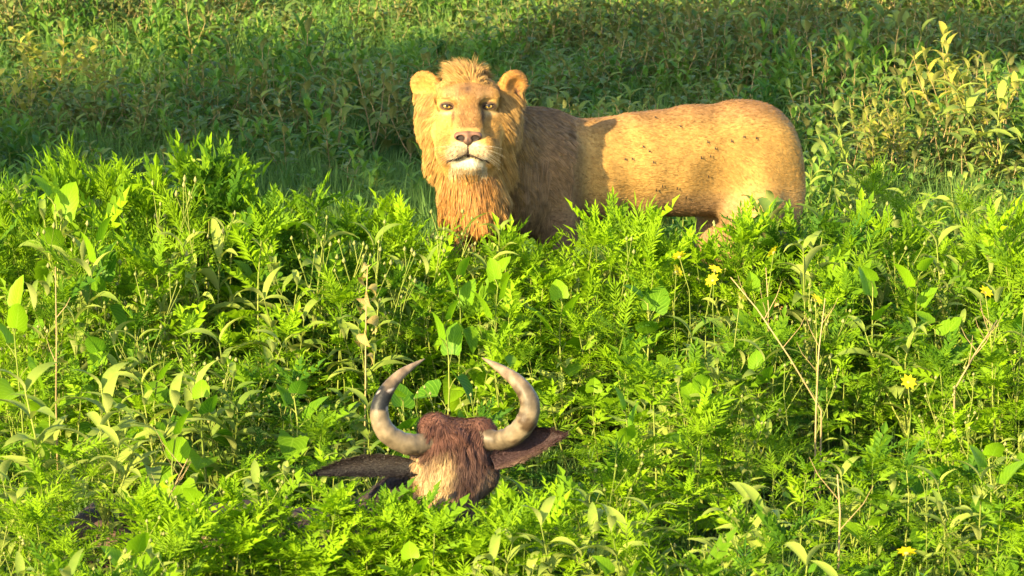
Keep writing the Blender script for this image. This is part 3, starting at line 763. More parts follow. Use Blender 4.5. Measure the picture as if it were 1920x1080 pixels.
M_DROOP = leaf_mat('drooping_leaf', (.10, .165, .022), (.26, .32, .055), .35, back=(.27, .31, .09), rough=.55)
M_OLIVE = leaf_mat('olive_leaf', (.052, .105, .022), (.145, .190, .040), .30, back=(.15, .155, .055), rough=.55)
M_GOLD = leaf_mat('golden_leaf', (.12, .16, .02), (.33, .30, .05), .35, back=(.30, .30, .08))
M_BGREEN = leaf_mat('dull_green_leaf', (.045, .120, .022), (.13, .235, .035), .35, rough=.55)
M_GRASS = leaf_mat('grass_blade', (.055, .120, .030), (.13, .22, .050), .35, patch=.9)
M_STEM = leaf_mat('green_stem', (.11, .16, .02), (.22, .25, .05), .1, patch=4)
M_DRYSTEM = leaf_mat('dry_stem', (.22, .16, .07), (.36, .27, .12), .1, patch=4)
M_DRYLEAF = leaf_mat('withered_leaf', (.22, .15, .05), (.45, .36, .12), .35, veins=True, patch=6)
M_BUD = leaf_mat('seed_bud', (.16, .19, .05), (.28, .28, .10), .2, patch=6)
M_PETAL = leaf_mat('yellow_petal', (.62, .48, .01), (.75, .62, .02), .35, patch=9)
M_BARK = plain_mat('acacia_bark', (.10, .08, .055), .9, .4, 12, .1, .6)

# ------------------------------------------------------------------ plants: leaf meshes
def simple_mesh(name, V, F, mat, uv=None, smooth=True):
    me = bpy.data.meshes.new(name); me.from_pydata([tuple(v) for v in V], [], F); me.materials.append(mat)
    if smooth:
        for p_ in me.polygons: p_.use_smooth = True
    if uv is not None:
        l = me.uv_layers.new(name='UVMap')
        for lp in me.loops: l.data[lp.index].uv = uv[lp.vertex_index]
    me.update(); return me

def pinnate(name, mat, rr, L_=.14, pairs=7, wid=.30, lw=.0085, droop=.25):
    """compound leaf: midrib plus pairs of pointed leaflets, along +Y"""
    V, F = [], []
    def mid(t): return Vector((.004 * math.sin(t * 5), t * L_, droop * L_ * (.35 * t - t * t)))
    n = 5; o = 0
    for i in range(n):
        a, b_ = mid(i / n), mid((i + 1) / n); w_ = .0011 * (1.4 - i / n); o = len(V)
        V += [a + Vector((-w_, 0, 0)), a + Vector((w_, 0, 0)), b_ + Vector((w_ * .8, 0, 0)), b_ + Vector((-w_ * .8, 0, 0))]; F.append((o, o + 1, o + 2, o + 3))
    def leaflet(base, ang, ln, ww, up):
        d = Vector((math.sin(ang), math.cos(ang), up)).normalized(); s = Vector((math.cos(ang), -math.sin(ang), 0))
        o = len(V); zz = Vector((0, 0, 1))
        V.extend([base, base + d * ln * .42 + s * ww + zz * ww * .5, base + d * ln * .5 - zz * ww * .15, base + d * ln * .42 - s * ww + zz * ww * .5, base + d * ln - zz * ln * .18])
        F.extend([(o, o + 1, o + 2), (o, o + 2, o + 3), (o + 1, o + 4, o + 2), (o + 2, o + 4, o + 3)])
    for i in range(pairs):
        t = .22 + .74 * i / pairs; ln = wid * L_ * (math.sin(math.pi * (.18 + .72 * (1 - abs(t - .5) * 1.1))) ** .8) * rr.uniform(.85, 1.15) * (1.1 if t < .7 else .8)
        for sx in (-1, 1):
            leaflet(mid(t + rr.uniform(-.015, .015)), sx * R(rr.uniform(42, 60) - 12 * t), ln, lw * .5 * rr.uniform(.85, 1.15), rr.uniform(-.1, .25))
    leaflet(mid(.95), R(rr.uniform(-8, 8)), wid * L_ * .9, lw * .55, 0)
    return simple_mesh(name, V, F, mat, smooth=False)

def blade_leaf(name, mat, L_=.13, W_=.028, segs=5, droop=.6, cup=.35, heart=False, teeth=0.0, twist=0.0, rr=random):
    V, F, uv = [], [], []
    ang = .25; p_ = Vector((0, 0, 0)); st = L_ / segs
    for i in range(segs + 1):
        t = i / segs
        if heart: ww = W_ * .5 * (math.sin(math.pi * min(1, (t * .9 + .1)) ** .62) ** .8 if t < 1 else .0)
        else: ww = W_ * .5 * math.sin(math.pi * min(1, t * .97 + .03) ** .85) ** .9
        if teeth and 0 < i < segs: ww *= 1 + teeth * (1 if i % 2 else -1)
        z_ = cup * ww; sh = -ww * .35 * (1 - t) if heart and t < .3 else 0
        tw = twist * t
        V += [p_ + Vector((-ww * math.cos(tw), sh, z_ + ww * math.sin(tw))), p_.copy(), p_ + Vector((ww * math.cos(tw), sh, z_ - ww * math.sin(tw)))]
        uv += [(-1, t), (0, t), (1, t)]
        p_ = p_ + Vector((0, math.cos(ang), math.sin(ang))) * st; ang -= droop * 1.9 / segs
    for i in range(segs):
        o = 3 * i; F += [(o, o + 1, o + 4, o + 3), (o + 1, o + 2, o + 5, o + 4)]
    return simple_mesh(name, V, F, mat, uv)

def stem_mesh(name, mat, lines, rad_=.0028, sides=4):
    V, F = [], []
    for pts, r0, r1 in lines:
        o = len(V); n = len(pts)
        for i, p_ in enumerate(pts):
            r_ = r0 + (r1 - r0) * i / (n - 1)
            t_ = (pts[min(i + 1, n - 1)] - pts[max(i - 1, 0)]).normalized(); a = t_.cross(Vector((.3, .9, .1))).normalized(); b_ = t_.cross(a)
            for j in range(sides):
                an = 6.2832 * j / sides; V.append(p_ + (a * math.cos(an) + b_ * math.sin(an)) * r_)
        for i in range(n - 1):
            for j in range(sides):
                F.append((o + i * sides + j, o + i * sides + (j + 1) % sides, o + (i + 1) * sides + (j + 1) % sides, o + (i + 1) * sides + j))
    return simple_mesh(name, V, F, mat)

def LM(pos, az, el, sc=1.0, roll=0.0):
    """placement of a leaf: growing along azimuth az, raised by el"""
    return Matrix.Translation(pos) @ Matrix.Rotation(az, 4, 'Z') @ Matrix.Rotation(el, 4, 'X') @ Matrix.Rotation(roll, 4, 'Y') @ Matrix.Scale(sc, 4)

def stem_line(h, rr, lean=.08, n=6, base=Vector((0, 0, 0))):
    a = rr.uniform(0, 6.28); l = lean * rr.uniform(.3, 1); q = rr.uniform(-.02, .02)
    return [base + Vector((math.cos(a) * l * h * (i / n) ** 1.5 + q * math.sin(i * 1.7), math.sin(a) * l * h * (i / n) ** 1.5, h * i / n)) for i in range(n + 1)]

def along(pts, t):
    f_ = max(0, min(.999, t)) * (len(pts) - 1); i = int(f_); return pts[i].lerp(pts[i + 1], f_ - i)

rl = random.Random(5)
LF_FEATHER = [pinnate('feathery_leaf', M_FEATHER, rl, .185, 7, .36, .0165, rl.uniform(.2, .7)) for _ in range(3)] + [pinnate('lobed_leaf', M_FEATHER, rl, .17, 4, .50, .034, rl.uniform(.3, .8)) for _ in range(3)]
LF_NEEDLE = [pinnate('needle_leaf', M_NEEDLE, rl, .165, 9, .38, .0070, rl.uniform(.2, .6)) for _ in range(4)]
LF_BROAD = [blade_leaf('broad_leaf', M_BROAD, .130, .115, 7, rl.uniform(.15, .5), rl.uniform(.15, .4), True, .05) for _ in range(4)]
LF_DROOP = [blade_leaf('drooping_leaf', M_DROOP, .17, .038, 6, rl.uniform(.6, 1.0), .45, twist=rl.uniform(-.4, .4)) for _ in range(4)]
LF_OLIVE = [blade_leaf('olive_leaf', M_OLIVE, .19, .056, 5, rl.uniform(.6, 1.05), .4, twist=rl.uniform(-.5, .5)) for _ in range(4)]
LF_GOLD = [blade_leaf('golden_leaf', M_GOLD, .19, .052, 5, rl.uniform(.6, 1.05), .4, twist=rl.uniform(-.5, .5)) for _ in range(3)]
LF_BG = [blade_leaf('dull_green_leaf', M_BGREEN, .15, .040, 4, rl.uniform(.3, .9), .4) for _ in range(3)]
LF_DRY = [blade_leaf('withered_leaf', M_DRYLEAF, .10, .055, 6, rl.uniform(.9, 1.5), .9, twist=rl.uniform(-1, 1)) for _ in range(3)]

def t_feather(rr, small=False):
    h = .55; ln = stem_line(h, rr); parts = []
    lines = [(ln, .0040, .0018)]; az = rr.uniform(0, 6.28)
    n = 5 if small else 7
    for k in range(n):
        t = .25 + .72 * k / (n - 1); az += math.pi / 2 + rr.uniform(-.35, .35)
        for s_ in (0, math.pi):
            parts.append(('leaf', rr.choice(LF_FEATHER), LM(along(ln, t), az + s_ + rr.uniform(-.2, .2), R(-5 + 55 * t + rr.uniform(-18, 18)), rr.uniform(.6, 1.12) * (1.12 - .38 * t), rr.uniform(-.5, .5))))
    for k in range(3 if small else 5):
        parts.append(('leaf', rr.choice(LF_FEATHER), LM(along(ln, .99), rr.uniform(0, 6.28), R(rr.uniform(38, 80)), rr.uniform(.42, .75), rr.uniform(-.6, .6))))
    return [('stem', stem_mesh('stem', M_STEM, lines), Matrix())] + parts

def t_needle(rr, small=False):
    h = .5; ln = stem_line(h, rr, .12); lines = [(ln, .0032, .0014)]; parts = []
    for k in range(6 if small else 9):
        t = .25 + .74 * k / (5 if small else 8); a = k * 2.4 + rr.uniform(-.3, .3)
        parts.append(('leaf', rr.choice(LF_NEEDLE), LM(along(ln, t), a, R(10 + 42 * t + rr.uniform(-15, 15)), rr.uniform(.8, 1.15), rr.uniform(-1, 1))))
    for k in range(3 if small else 6):
        parts.append(('leaf', rr.choice(LF_NEEDLE), LM(along(ln, .98), k * 1.05 + rr.uniform(-.3, .3), R(rr.uniform(25, 75)), rr.uniform(.6, .9), rr.uniform(-1, 1))))
    return [('stem', stem_mesh('stem', M_STEM, lines), Matrix())] + parts

def t_pairs(rr, lf, matst, h=.5, n=7, sc=1.0, el0=25, el1=45, branch=2):
    ln = stem_line(h, rr, .15); lines = [(ln, .0045, .002)]; parts = []; axes = [(ln, .2, n)]
    for b_ in range(branch):
        s0 = along(ln, rr.uniform(.25, .5)); a = rr.uniform(0, 6.28); l2 = h * rr.uniform(.4, .6)
        bl = [s0 + Vector((math.cos(a) * l2 * .5 * (i / 4) ** .8, math.sin(a) * l2 * .5 * (i / 4) ** .8, l2 * i / 4)) for i in range(5)]
        lines.append((bl, .003, .0015)); axes.append((bl, .4, max(2, n // 2)))
    for ax_, t0, nn in axes:
        az = rr.uniform(0, 6.28)
        for k in range(nn):
            t = t0 + (1 - t0) * k / (nn - 1); az += math.pi / 2 + rr.uniform(-.3, .3)
            for s_ in (0, math.pi):
                parts.append(('leaf', rr.choice(lf), LM(along(ax_, t), az + s_ + rr.uniform(-.3, .3), R(el0 + (el1 - el0) * t + rr.uniform(-18, 18)), sc * rr.uniform(.75, 1.15) * (1.1 - .4 * t), rr.uniform(-.3, .3))))
    return [('stem', stem_mesh('stem', matst, lines), Matrix())] + parts

def t_broad(rr, n=8, h=.5):
    ln = stem_line(h, rr, .1); lines = [(ln, .005, .0025)]; parts = []
    for k in range(n):
        t = .25 + .74 * k / (n - 1); a = k * 2.4 + rr.uniform(-.3, .3); pl = .05 * rr.uniform(.7, 1.2) * (1.2 - .6 * t)
        s0 = along(ln, t); tip = s0 + Vector((-math.sin(a) * pl, math.cos(a) * pl, pl * .8)); lines.append(([s0, s0.lerp(tip, .5) + Vector((0, 0, .004)), tip], .0018, .0014))
        parts.append(('leaf', rr.choice(LF_BROAD), LM(tip, a, R(rr.uniform(-62, -12) if t < .7 else rr.uniform(20, 65)), rr.uniform(.7, 1.05) * (1.15 - .45 * t), rr.uniform(-.5, .5))))
    return [('stem', stem_mesh('stem', M_STEM, lines), Matrix())] + parts

def t_bud(rr):
    h = .55; lines = []; buds = []; V, F = [], []
    for b_ in range(rr.randint(2, 4)):
        ln = stem_line(h * rr.uniform(.75, 1), rr, .3, 6, Vector((rr.uniform(-.03, .03), rr.uniform(-.03, .03), 0))); lines.append((ln, .0026, .0014))
        for k in range(5):
            s0 = along(ln, .55 + .09 * k); a = rr.uniform(0, 6.28); l2 = rr.uniform(.04, .09)
            e_ = s0 + Vector((math.cos(a) * l2 * .6, math.sin(a) * l2 * .6, l2)); lines.append(([s0, e_], .0013, .001)); buds.append(e_)
        buds.append(ln[-1])
    for e_ in buds:
        r_ = rr.uniform(.0045, .007); o = len(V)
        V += [e_ + Vector(d) * r_ for d in ((1, 0, .6), (0, 1, .6), (-1, 0, .6), (0, -1, .6), (0, 0, -.6), (0, 0, 2.0))]
        F += [(o + i, o + (i + 1) % 4, o + 5) for i in range(4)] + [(o + (i + 1) % 4, o + i, o + 4) for i in range(4)]
    bm_ = simple_mesh('seed_buds', V, F, M_BUD)
    parts = [('leaf', rr.choice(LF_NEEDLE), LM(along([l[0][0], l[0][-1]], rr.uniform(.2, .8)), rr.uniform(0, 6.28), R(rr.uniform(0, 40)), .6)) for l in lines[:3] for _ in range(2)]
    return [('stem', stem_mesh('stem', M_STEM, lines), Matrix()), ('bud_cluster', bm_, Matrix())] + parts

def t_flower(rr, h=.55):
    ln = stem_line(h, rr, .1); V, F = [], []; c = ln[-1]; n = 8
    tilt = Matrix.Rotation(R(rr.uniform(25, 60)), 4, 'X') @ Matrix.Rotation(rr.uniform(-.5, .5), 4, 'Z')
    out = [('stem', stem_mesh('stem', M_STEM, [(ln, .003, .0018)]), Matrix())]
    pet = blade_leaf('petal', M_PETAL, .031, .015, 3, .3, .3)
    for k in range(n):
        out.append(('petal', pet, Matrix.Translation(c) @ tilt @ Matrix.Rotation(6.2832 * k / n, 4, 'Z') @ Matrix.Rotation(R(12), 4, 'X')))
    bmx = bmesh.new(); bmesh.ops.create_icosphere(bmx, subdivisions=2, radius=.007, matrix=Matrix.Translation(c) @ tilt @ Matrix.Diagonal((1, 1, .6, 1)))
    cm = bpy.data.meshes.new('flower_centre'); bmx.to_mesh(cm); bmx.free(); cm.materials.append(M_DRYLEAF); out.append(('flower_centre', cm, Matrix()))
    for k in range(5): out.append(('leaf', rr.choice(LF_NEEDLE), LM(along(ln, .1 + .13 * k), rr.uniform(0, 6.28), R(rr.uniform(10, 50)), .7)))
    return out

def joined(name, tpl):
    mats = []; V, F, mi, uvs = [], [], [], []
    for _, me, mx in tpl:
        o = len(V); m = me.materials[0]
        if m not in mats: mats.append(m)
        V += [tuple(mx @ v.co) for v in me.vertices]
        uv = me.uv_layers[0].data if me.uv_layers else None
        for p_ in me.polygons:
            F.append(tuple(o + v for v in p_.vertices)); mi.append(mats.index(m))
            uvs += [tuple(uv[l].uv) if uv else (0.5, 0.5) for l in p_.loop_indices]
    me = bpy.data.meshes.new(name); me.from_pydata(V, [], F)
    for m in mats: me.materials.append(m)
    me.polygons.foreach_set('material_index', mi)
    l = me.uv_layers.new(name='UVMap'); l.data.foreach_set('uv', np.array(uvs, np.float32).ravel())
    me.update(); return me

rt = random.Random(21)
T_FEATHER = [t_feather(rt) for _ in range(6)]; T_NEEDLE = [t_needle(rt) for _ in range(5)]
T_DROOP = [t_pairs(rt, LF_DROOP, M_STEM, .5, 7) for _ in range(4)]; T_BROAD = [t_broad(rt) for _ in range(4)]
T_BUD = [t_bud(rt) for _ in range(4)]
T_OLIVE = [t_pairs(rt, LF_OLIVE, M_DRYSTEM, .5, 6, 1.0, 20, 50, 1) for _ in range(4)]
T_BUSH = [t_pairs(rt, LF_GOLD, M_DRYSTEM, .9, 9, 1.0, 15, 60, 6) for _ in range(2)]
T_BG = [t_pairs(rt, LF_BG, M_STEM, .42, 6, 1.0, 15, 60, 1) for _ in range(4)]

# ------------------------------------------------------------------ the ground
def th(x, y):
    return .035 * math.sin(x * 1.3 + .4) * math.cos(y * .9) + .02 * math.sin(x * 3.1 + y * 2.3) - .03
gx_ = np.unique(np.concatenate([np.linspace(-8, 8, 90), np.linspace(-300, -8, 20), np.linspace(8, 300, 20)]))
gy_ = np.unique(np.concatenate([np.linspace(4, 34, 130), np.linspace(-100, 4, 12), np.linspace(34, 600, 30)]))
XX, YY = np.meshgrid(gx_, gy_, indexing='ij')
ZZ = .035 * np.sin(XX * 1.3 + .4) * np.cos(YY * .9) + .02 * np.sin(XX * 3.1 + YY * 2.3) - .03
ny_ = len(gy_); ii, jj = np.meshgrid(np.arange(len(gx_) - 1), np.arange(ny_ - 1), indexing='ij')
gq = np.stack([ii * ny_ + jj, (ii + 1) * ny_ + jj, (ii + 1) * ny_ + jj + 1, ii * ny_ + jj + 1], -1).reshape(-1, 4)
tag(link('ground', mesh_np('ground', np.stack([XX, YY, ZZ], -1).reshape(-1, 3), gq, plain_mat('ground_earth', (.045, .060, .018), .95, .5, .9, .1, .6))), kind='structure')

# ------------------------------------------------------------------ where the plants stand and how tall they grow
PROF = [(-200, 345), (0, 345), (60, 320), (110, 300), (150, 268), (230, 298), (330, 290), (410, 265), (470, 345), (560, 345), (640, 370), (700, 335), (760, 350), (800, 385),
        (835, 445), (900, 440), (960, 400), (1010, 435), (1080, 440), (1110, 385), (1150, 375), (1210, 385), (1250, 425), (1300, 440), (1360, 432), (1400, 372), (1450, 376), (1500, 400), (1550, 360), (1600, 385), (1700, 405), (1800, 390), (1920, 395), (2200, 380)]
HR_X = [P(a, b_, 13.0).x for a, b_ in PROF]; HR_Z = [P(a, b_, 13.0).z for a, b_ in PROF]
FRONT = [(300, 700), (500, 760), (540, 895), (600, 905), (700, 912), (770, 912), (800, 935), (850, 965), (890, 950), (930, 935), (1000, 905), (1060, 860), (1085, 760), (1120, 640), (1400, 600)]
def clump(x, y):
    v = math.sin(x * 4.1 + 1.3 * math.sin(y * 2.7)) + math.sin(y * 4.7 + x * 1.9 + 1.0) + .8 * math.sin(x * 7.3 - y * 3.1)
    if y < 11.4: v -= 3.2 * math.exp(-((x - .19) / .17) ** 2 - ((y - 10.9) / .45) ** 2)      # hollow beside the horns
    v -= 1.6 * math.exp(-((x - .30) / .16) ** 2 - ((y - 11.9) / .35) ** 2)
    return v
def hveg(x, y):
    row = float(np.interp(x * 13.0 / max(y, 8), HR_X, HR_Z))
    base = .50 + .075 * max(-1.6, min(1.6, clump(x, y)))
    if y < 13.4:
        t = max(0, min(1, (y - 11.0) / 1.6)); t = t * t * (3 - 2 * t)
        h = base + (row - base) * t
    else: h = .52
    fw = y * .98 + .57
    if y < 9.98:
        px = 960 + x / fw * 6310; py = float(np.interp(px, [f_[0] for f_ in FRONT], [f_[1] for f_ in FRONT])); h = min(h, P(px, py, y).z)
    elif y < 10.9 and -.75 < x < .25: h = min(h, .36 + (y - 10.0) * .22)
    return h
def blocked(x, y):
    # the two animals' own footprints
    if (x + .17) ** 2 / .16 ** 2 + (y - 9.95) ** 2 / .22 ** 2 < 1: return True
    t = max(0, min(1, (x + .3) / -1.0)); cy = 10.15 + .45 * t
    if -1.5 < x < -.15 and abs(y - cy) < .17: return True
    if 9.93 < y < 10.06 and (-.02 < x < .22 or -.66 < x < -.25): return True
    for lx, ly in ((.17, 13.72), (-.2, 13.76), (1.1, 14.2), (1.0, 14.35), (1.15, 14.5)):
        if (x - lx) ** 2 + (y - ly) ** 2 < .015: return True
    return False
rp = np.random.default_rng(77)
def scatter(n, y0, y1, margin, mind, power=1.0):
    """jittered darts inside the wedge of ground that can be looked at"""
    out = []; cell = {}
    tries = 0
    while len(out) < n and tries < n * 40:
        tries += 1
        y = y0 + (y1 - y0) * rp.random() ** power; hw = .152 * y + margin; x = rp.uniform(-hw, hw)
        if rp.random() > hw / (.152 * y1 + margin): continue
        key = (int(x / mind), int(y / mind)); ok = True
        for a in (-1, 0, 1):
            for b_ in (-1, 0, 1):
                for q in cell.get((key[0] + a, key[1] + b_), ()):
                    if (q[0] - x) ** 2 + (q[1] - y) ** 2 < mind * mind: ok = False
        if not ok or blocked(x, y): continue
        cell.setdefault(key, []).append((x, y)); out.append((x, y))
    return out

def zone(x, y):
    px = 960 + x / (y * .98 + .57) * 6310
    def pick(*v):
        for lim, t in v[:-1]:
            if px < lim: return t
        return v[-1]
    if y < 8.6: return pick((500, 'at the lower left corner'), (1000, 'at the foot below the wildebeest'), (1450, 'at the foot right of centre'), 'at the lower right corner')
    if y < 9.3: return pick((500, 'in the lower left foreground'), (780, 'below the dark left ear'), (1090, 'below the wildebeest muzzle'), (1500, 'in the foreground right of the muzzle'), 'in the lower right foreground')
    if y < 10.0: return pick((300, 'level with the face, at the left edge'), (560, 'left of the dark ear'), (800, 'in front of the left ear'), (1090, 'in front of the wildebeest face'), (1400, 'right of the wildebeest ear'), 'level with the ear, far right')
    if y < 10.6: return pick((350, 'level with the horns, far left'), (680, 'left of the left horn'), (1040, 'between the curved horns'), (1400, 'right of the right horn'), 'level with the horns, far right')
    if y < 11.3: return pick((350, 'above horn level, far left'), (700, 'up and left of the horn tips'), (1060, 'just behind the horn tips'), (1450, 'up and right of the horn tips'), 'above horn level, far right')
    if y < 12.3: return pick((300, 'at mid-height by the left edge'), (760, 'below and left of the lion'), (1100, "midway from horns to lion's chest"), (1500, "midway below the lion's belly"), 'at mid-height by the right edge')
    if y < 14.0: return pick((300, 'on the sunlit crest, far left'), (780, 'on the sunlit crest left of the lion'), (1000, "against the lion's chest"), (1120, "against the lion's near foreleg"), (1340, "under the lion's belly"), (1530, "against the lion's hind leg"), 'on the sunlit crest right of the lion')
    if y < 17.5: return pick((500, 'in the near shade, far left'), (960, 'in the shade left of the lion'), (1500, "behind the lion's back"), 'in the sunny patch right of the lion')
    if y < 20.5: return pick((500, 'in the deep shade at upper left'), (1000, "in the deep shade beside the lion's head"), (1450, "in the shade above the lion's back"), 'on the sunny rise at upper right')
    return pick((400, 'at the top left corner'), (960, 'at the top edge left of centre'), (1450, 'at the top edge right of centre'), 'at the top right corner')

_th = {}
def tall(tpl):
    k = id(tpl)
    if k not in _th: _th[k] = max((mx @ v.co).z for nm, me, mx in tpl for v in me.vertices)
    return _th[k]
def plant(name, tpl, x, y, h, h0, label, cat, group, rz=None, wide=None, z=None):
    s_ = h / tall(tpl); sw = wide if wide is not None else min(1.2, .45 + .6 * s_)
    if group and 'flower' not in group:
        sz = 'low' if h < .40 else 'knee-high' if h < .50 else 'medium-tall' if h < .62 else 'tall'
        sp = 'bushy' if sw > .98 else 'slender' if sw < .90 else ''
        pre = (sz + ' ' + sp).strip(); label = pre + ' ' + label; group = pre + ' ' + group
    root = empty(name, (x, y, th(x, y) if z is None else z), label, cat, group, rp.uniform(0, 6.28) if rz is None else rz)
    root.scale = (sw, sw, s_)
    for nm, me, mx in tpl:
        o = bpy.data.objects.new(nm, me); COL.objects.link(o); o.parent = root; o.matrix_local = mx
        if nm == 'bud_cluster': o['kind'] = 'stuff'
    return root

def stand(kind, tpls, n, y0, y1, margin, mind, h0, hf, adj, cat, power=1.0):
    """individual plants of one kind, nearest first up to the limit; returns nothing"""
    for i, (x, y) in enumerate(scatter(n, y0, y1, margin, mind, power)):
        h = hf(x, y) * rp.uniform(.80, 1.0)
        if y < 12.6 and y0 < 10 and clump(x, y) < -.75: continue
        h = h - th(x, y)
        if h < .18: continue
        zn = zone(x, y)
        plant(kind, tpls[int(rp.integers(len(tpls)))], x, y, h, h0, adj + ' ' + zn, cat, cat + 's ' + zn)

stand('feathery_weed', T_FEATHER, 215, 7.4, 13.7, .35, .13, .55, hveg, 'green weed with feathery leaves', 'feathery weed')
stand('needle_leaf_weed', T_NEEDLE, 170, 7.4, 13.5, .3, .16, .55, hveg, 'weed with needle-thin leaves', 'needle-leaved weed')
stand('drooping_leaf_weed', T_DROOP, 90, 7.6, 13.7, .3, .18, .55, hveg, 'pale weed with drooping narrow leaves', 'drooping-leaved weed')
stand('budding_weed', T_BUD, 75, 7.4, 13.3, .2, .2, .58, lambda x, y: hveg(x, y) * 1.04, 'thin branching weed with buds', 'budding weed')
stand('broadleaf_weed', T_BROAD, 36, 8.6, 13.2, .2, .3, .55, lambda x, y: hveg(x, y) * .98, 'weed with broad heart-shaped leaves', 'broad-leaved weed')
for i in range(140):
    x = -2.1 + 4.3 * (i + rp.uniform(-.4, .4)) / 140; y = rp.uniform(12.75, 13.42); zn = zone(x, y)
    h = (float(np.interp(x * 13.0 / y, HR_X, HR_Z)) - (y - 13) * .17 - th(x, y)) * (rp.uniform(.88, 1.06) if -.3 < x < 1.2 else rp.uniform(.72, 1.12))
    kd = ('feathery_weed', T_FEATHER, 'feathery weed', 'green weed with feathery leaves') if i % 3 else ('needle_leaf_weed', T_NEEDLE, 'needle-leaved weed', 'weed with needle-thin leaves')
    plant(kd[0], kd[1][i % 5], x, y, h, .55, kd[3] + ' ' + zn, kd[2], kd[2] + 's ' + zn, wide=.9)
for i in range(46):
    x = -1.15 + 1.25 * (i + rp.uniform(-.4, .4)) / 46; y = rp.uniform(9.42, 9.82); zn = zone(x, y)
    if blocked(x, y): continue
    h = (hveg(x, y) - th(x, y)) * rp.uniform(.85, 1.0)
    plant('feathery_weed', T_FEATHER[i % 6], x, y, h, .55, 'green weed with feathery leaves ' + zn, 'feathery weed', 'feathery weeds ' + zn.split(',')[0], wide=.85)
for i in range(64):
    sd = 1 if i % 3 else -1; y = rp.uniform(13.6, 15.8); x = sd * rp.uniform(1.38 if sd > 0 else 1.0, .152 * y + .25); zn = zone(x, y)
    if sd > 0 and x < 1.42: continue
    kd = (('feathery_weed', T_FEATHER, 'feathery weed', 'green weed with feathery leaves'), ('needle_leaf_weed', T_NEEDLE, 'needle-leaved weed', 'weed with needle-thin leaves'), ('drooping_leaf_weed', T_DROOP, 'drooping-leaved weed', 'pale weed with drooping narrow leaves'))[i % 3 if sd > 0 else 0]
    plant(kd[0], kd[1][i % 4], x, y, rp.uniform(.42, .68) if sd > 0 else rp.uniform(.5, .75), .55, kd[3] + ' behind ' + zn.replace('on the', 'the').replace('in the', 'the').replace('the sunlit crest, far left', 'the sunlit crest at far left'), kd[2], kd[2] + 's behind ' + zn, wide=rp.uniform(.8, 1.1))
# background individuals
hback = lambda x, y: .44 + .11 * math.sin(x * 1.7 + y * .8) + .09 * math.sin(x * 3.3 - y * 2.1) + .06 * math.sin(x * 6 + y * 4) + (.12 if x > 1.5 and y > 17.5 else 0)
stand('olive_weed', T_OLIVE, 170, 17.0, 25.0, .3, .22, .5, hback, 'olive brown weed with arching leaves', 'olive weed')
stand('dull_green_weed', T_BG, 150, 14.9, 23.0, .3, .2, .46, hback, 'dull green leafy weed', 'green weed')

